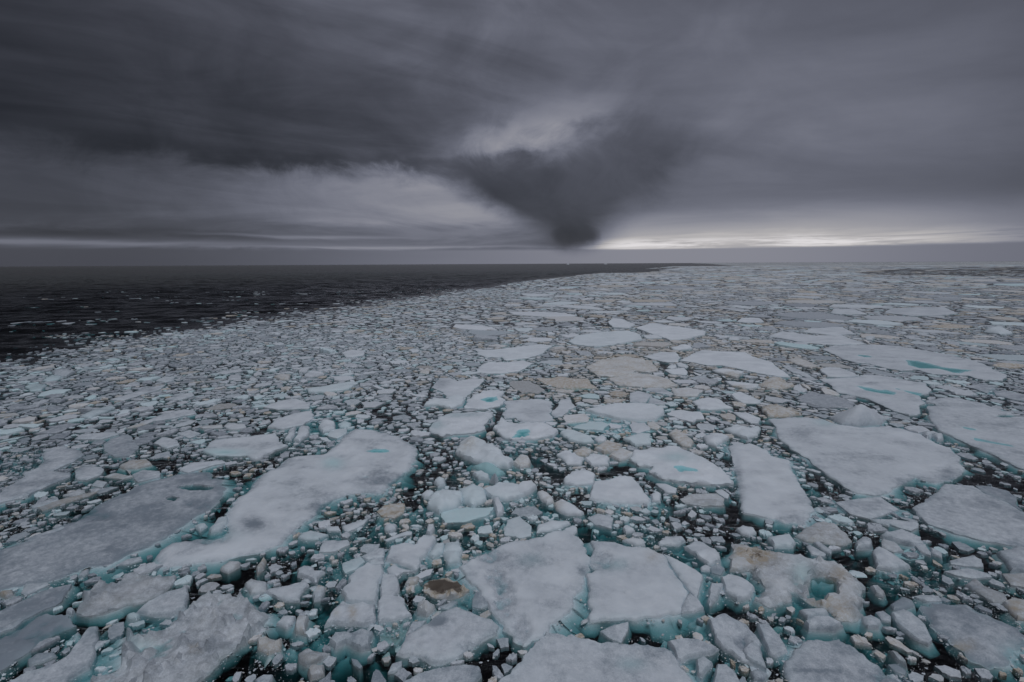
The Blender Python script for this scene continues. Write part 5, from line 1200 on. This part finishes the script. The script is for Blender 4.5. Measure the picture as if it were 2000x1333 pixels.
# ------------------------------------------------------------------ slush hanging under the surface between the floes
def slush_bed():
    ys = [13.0]
    while ys[-1] < 150: ys.append(ys[-1] * 1.0065)
    us = np.linspace(-1.3, 1.3, 400)
    YY, UU = np.meshgrid(np.array(ys), us, indexing='ij'); x = UU * (YY + 5.0); y = YY
    f = FW; px = np.empty_like(x); py = np.empty_like(x)
    dz_ = -CAM_H
    k = FPX / (y * FW.y + dz_ * FW.z); px = 1000 + (x * RT.x + y * RT.y + dz_ * RT.z) * k; py = 666.5 - (x * UP.x + y * UP.y + dz_ * UP.z) * k
    reg = np.zeros_like(x)
    for cx_, cy_, sx_, sy_, a_ in TEAL: reg = np.maximum(reg, a_ * np.exp(-((px - cx_) / sx_) ** 2 - ((py - cy_) / sy_) ** 2))
    low = fbm(x / 3.2, y / 3.2, 701, 3, 0.55); hi = fbm(x / 0.55, y / 0.55, 702, 4, 0.62); lump_ = fbm(x / 0.22, y / 0.22, 703, 2)
    cover = smooth(0.36, 0.80, low + 0.60 * reg - 0.05)
    d = 0.40 + 1.9 * lead_clear(x, y) + 2.5 * (1 - cover) ** 1.6 + (0.55 - hi) * 1.35 - (lump_ - 0.5) * 0.16
    z = -np.clip(d, -0.02, 3.0)
    open_ = smooth(0.90, 1.02, np.hypot(x, y) / ice_limit(x, y)); z = z - open_ * 3.0
    n, m_ = x.shape
    V = np.column_stack([x.ravel(), y.ravel(), z.ravel()]); i, j = np.meshgrid(np.arange(n - 1), np.arange(m_ - 1), indexing='ij'); q = (i * m_ + j).ravel()
    T = np.concatenate([np.stack([q, q + 1, q + m_ + 1], 1), np.stack([q, q + m_ + 1, q + m_], 1)])
    pa = np.zeros((len(V), 3)); pa[:, 1] = 0.26 + 0.3 * smooth(-0.06, 0.0, z.ravel()); pa[:, 2] = 0.02
    ob = fast_mesh('slush', V, T, pa, ICE)
    ob.data.polygons.foreach_set('use_smooth', np.ones(len(T), bool))
    ob['kind'] = 'stuff'; ob['label'] = 'sunken slush of ground ice hanging under the surface between floes, teal through the water'
slush_bed()

# ------------------------------------------------------------------ far pack ice and two bergs on the horizon
def sheet(name, pix, z, mat):
    g = [ground(*p) for p in pix]
    me = bpy.data.meshes.new(name); me.from_pydata([(x, y, z) for x, y in g], [], [tuple(range(len(g)))]); me.materials.append(mat)
    ob = bpy.data.objects.new(name, me); col.objects.link(ob); ob['kind'] = 'stuff'; return ob
def arc_sheet(name, az0, az1, r0, r1, z, mat, label):
    n = 40; v = []; f = []
    for i in range(n + 1):
        a = math.radians(az0 + (az1 - az0) * i / n)
        jr = r0 * (1 + 6.0 * max(0, 1 - i / 4.0) ** 2) * (1 + 0.05 * math.sin(i * 2.1) + 0.04 * math.sin(i * 5.3))
        v += [(math.sin(a) * jr, math.cos(a) * jr, z), (math.sin(a) * r1, math.cos(a) * r1, z)]
    for i in range(n): f.append((2 * i, 2 * i + 2, 2 * i + 3, 2 * i + 1))
    me = bpy.data.meshes.new(name); me.from_pydata(v, [], f); me.materials.append(mat)
    ob = bpy.data.objects.new(name, me); col.objects.link(ob); ob['kind'] = 'stuff'; ob['label'] = label
arc_sheet('far_pack_ice', edge_az[-2] + 0.4, 64, 2100, 26000, 0.12, FAR, 'far pack ice merging into a grey sheet at the horizon')

def berg(px, dist, w, h, label, seed):
    a = math.radians(azel(px, 512)[0]); rg = np.random.default_rng(seed)
    n = 22; V = []; prof = [0.0, .25, .55, .8, 1.0]
    top = [(rg.uniform(.5, 1.0)) for _ in range(n)]
    for k, p in enumerate(prof):
        for i in range(n):
            t = 2 * math.pi * i / n; s = (1 - 0.45 * p) * (1 + 0.15 * math.sin(3 * t + seed) + 0.08 * rg.normal())
            V.append((math.cos(t) * w * .5 * s, math.sin(t) * w * .3 * s, p * h * top[i] - (1.0 if k == 0 else 0)))
    V.append((w * .06, 0, h * .9)); F_ = []
    for k in range(len(prof) - 1):
        for i in range(n):
            j = (i + 1) % n; F_.append((k * n + i, k * n + j, (k + 1) * n + j, (k + 1) * n + i))
    b = (len(prof) - 1) * n
    for i in range(n): F_.append((b + i, b + (i + 1) % n, len(V) - 1))
    ob = link_mesh('iceberg', V, F_, np.tile(np.array([0, 0, .05]), (len(V), 1)), ICE, False)
    ob.location = (math.sin(a) * dist, math.cos(a) * dist, 0); ob['label'] = label; ob['category'] = 'iceberg'; ob['group'] = 'icebergs on the horizon'
berg(1109, 7000, 40, 11, 'tiny white iceberg on the horizon just left of below the dark funnel cloud', 3)
berg(1183, 7400, 60, 8, 'low white iceberg on the horizon right of the dark funnel cloud tip', 5)
tri_total = sum(len(o.data.polygons) for o in scene.objects if o.type == 'MESH')
print('objects', len(scene.objects), 'polys', tri_total)

for o in scene.objects:
    if 'label' in o and len(o['label'].replace('-', ' ').split()) > 16: print('LONG', o.name, o['label'])
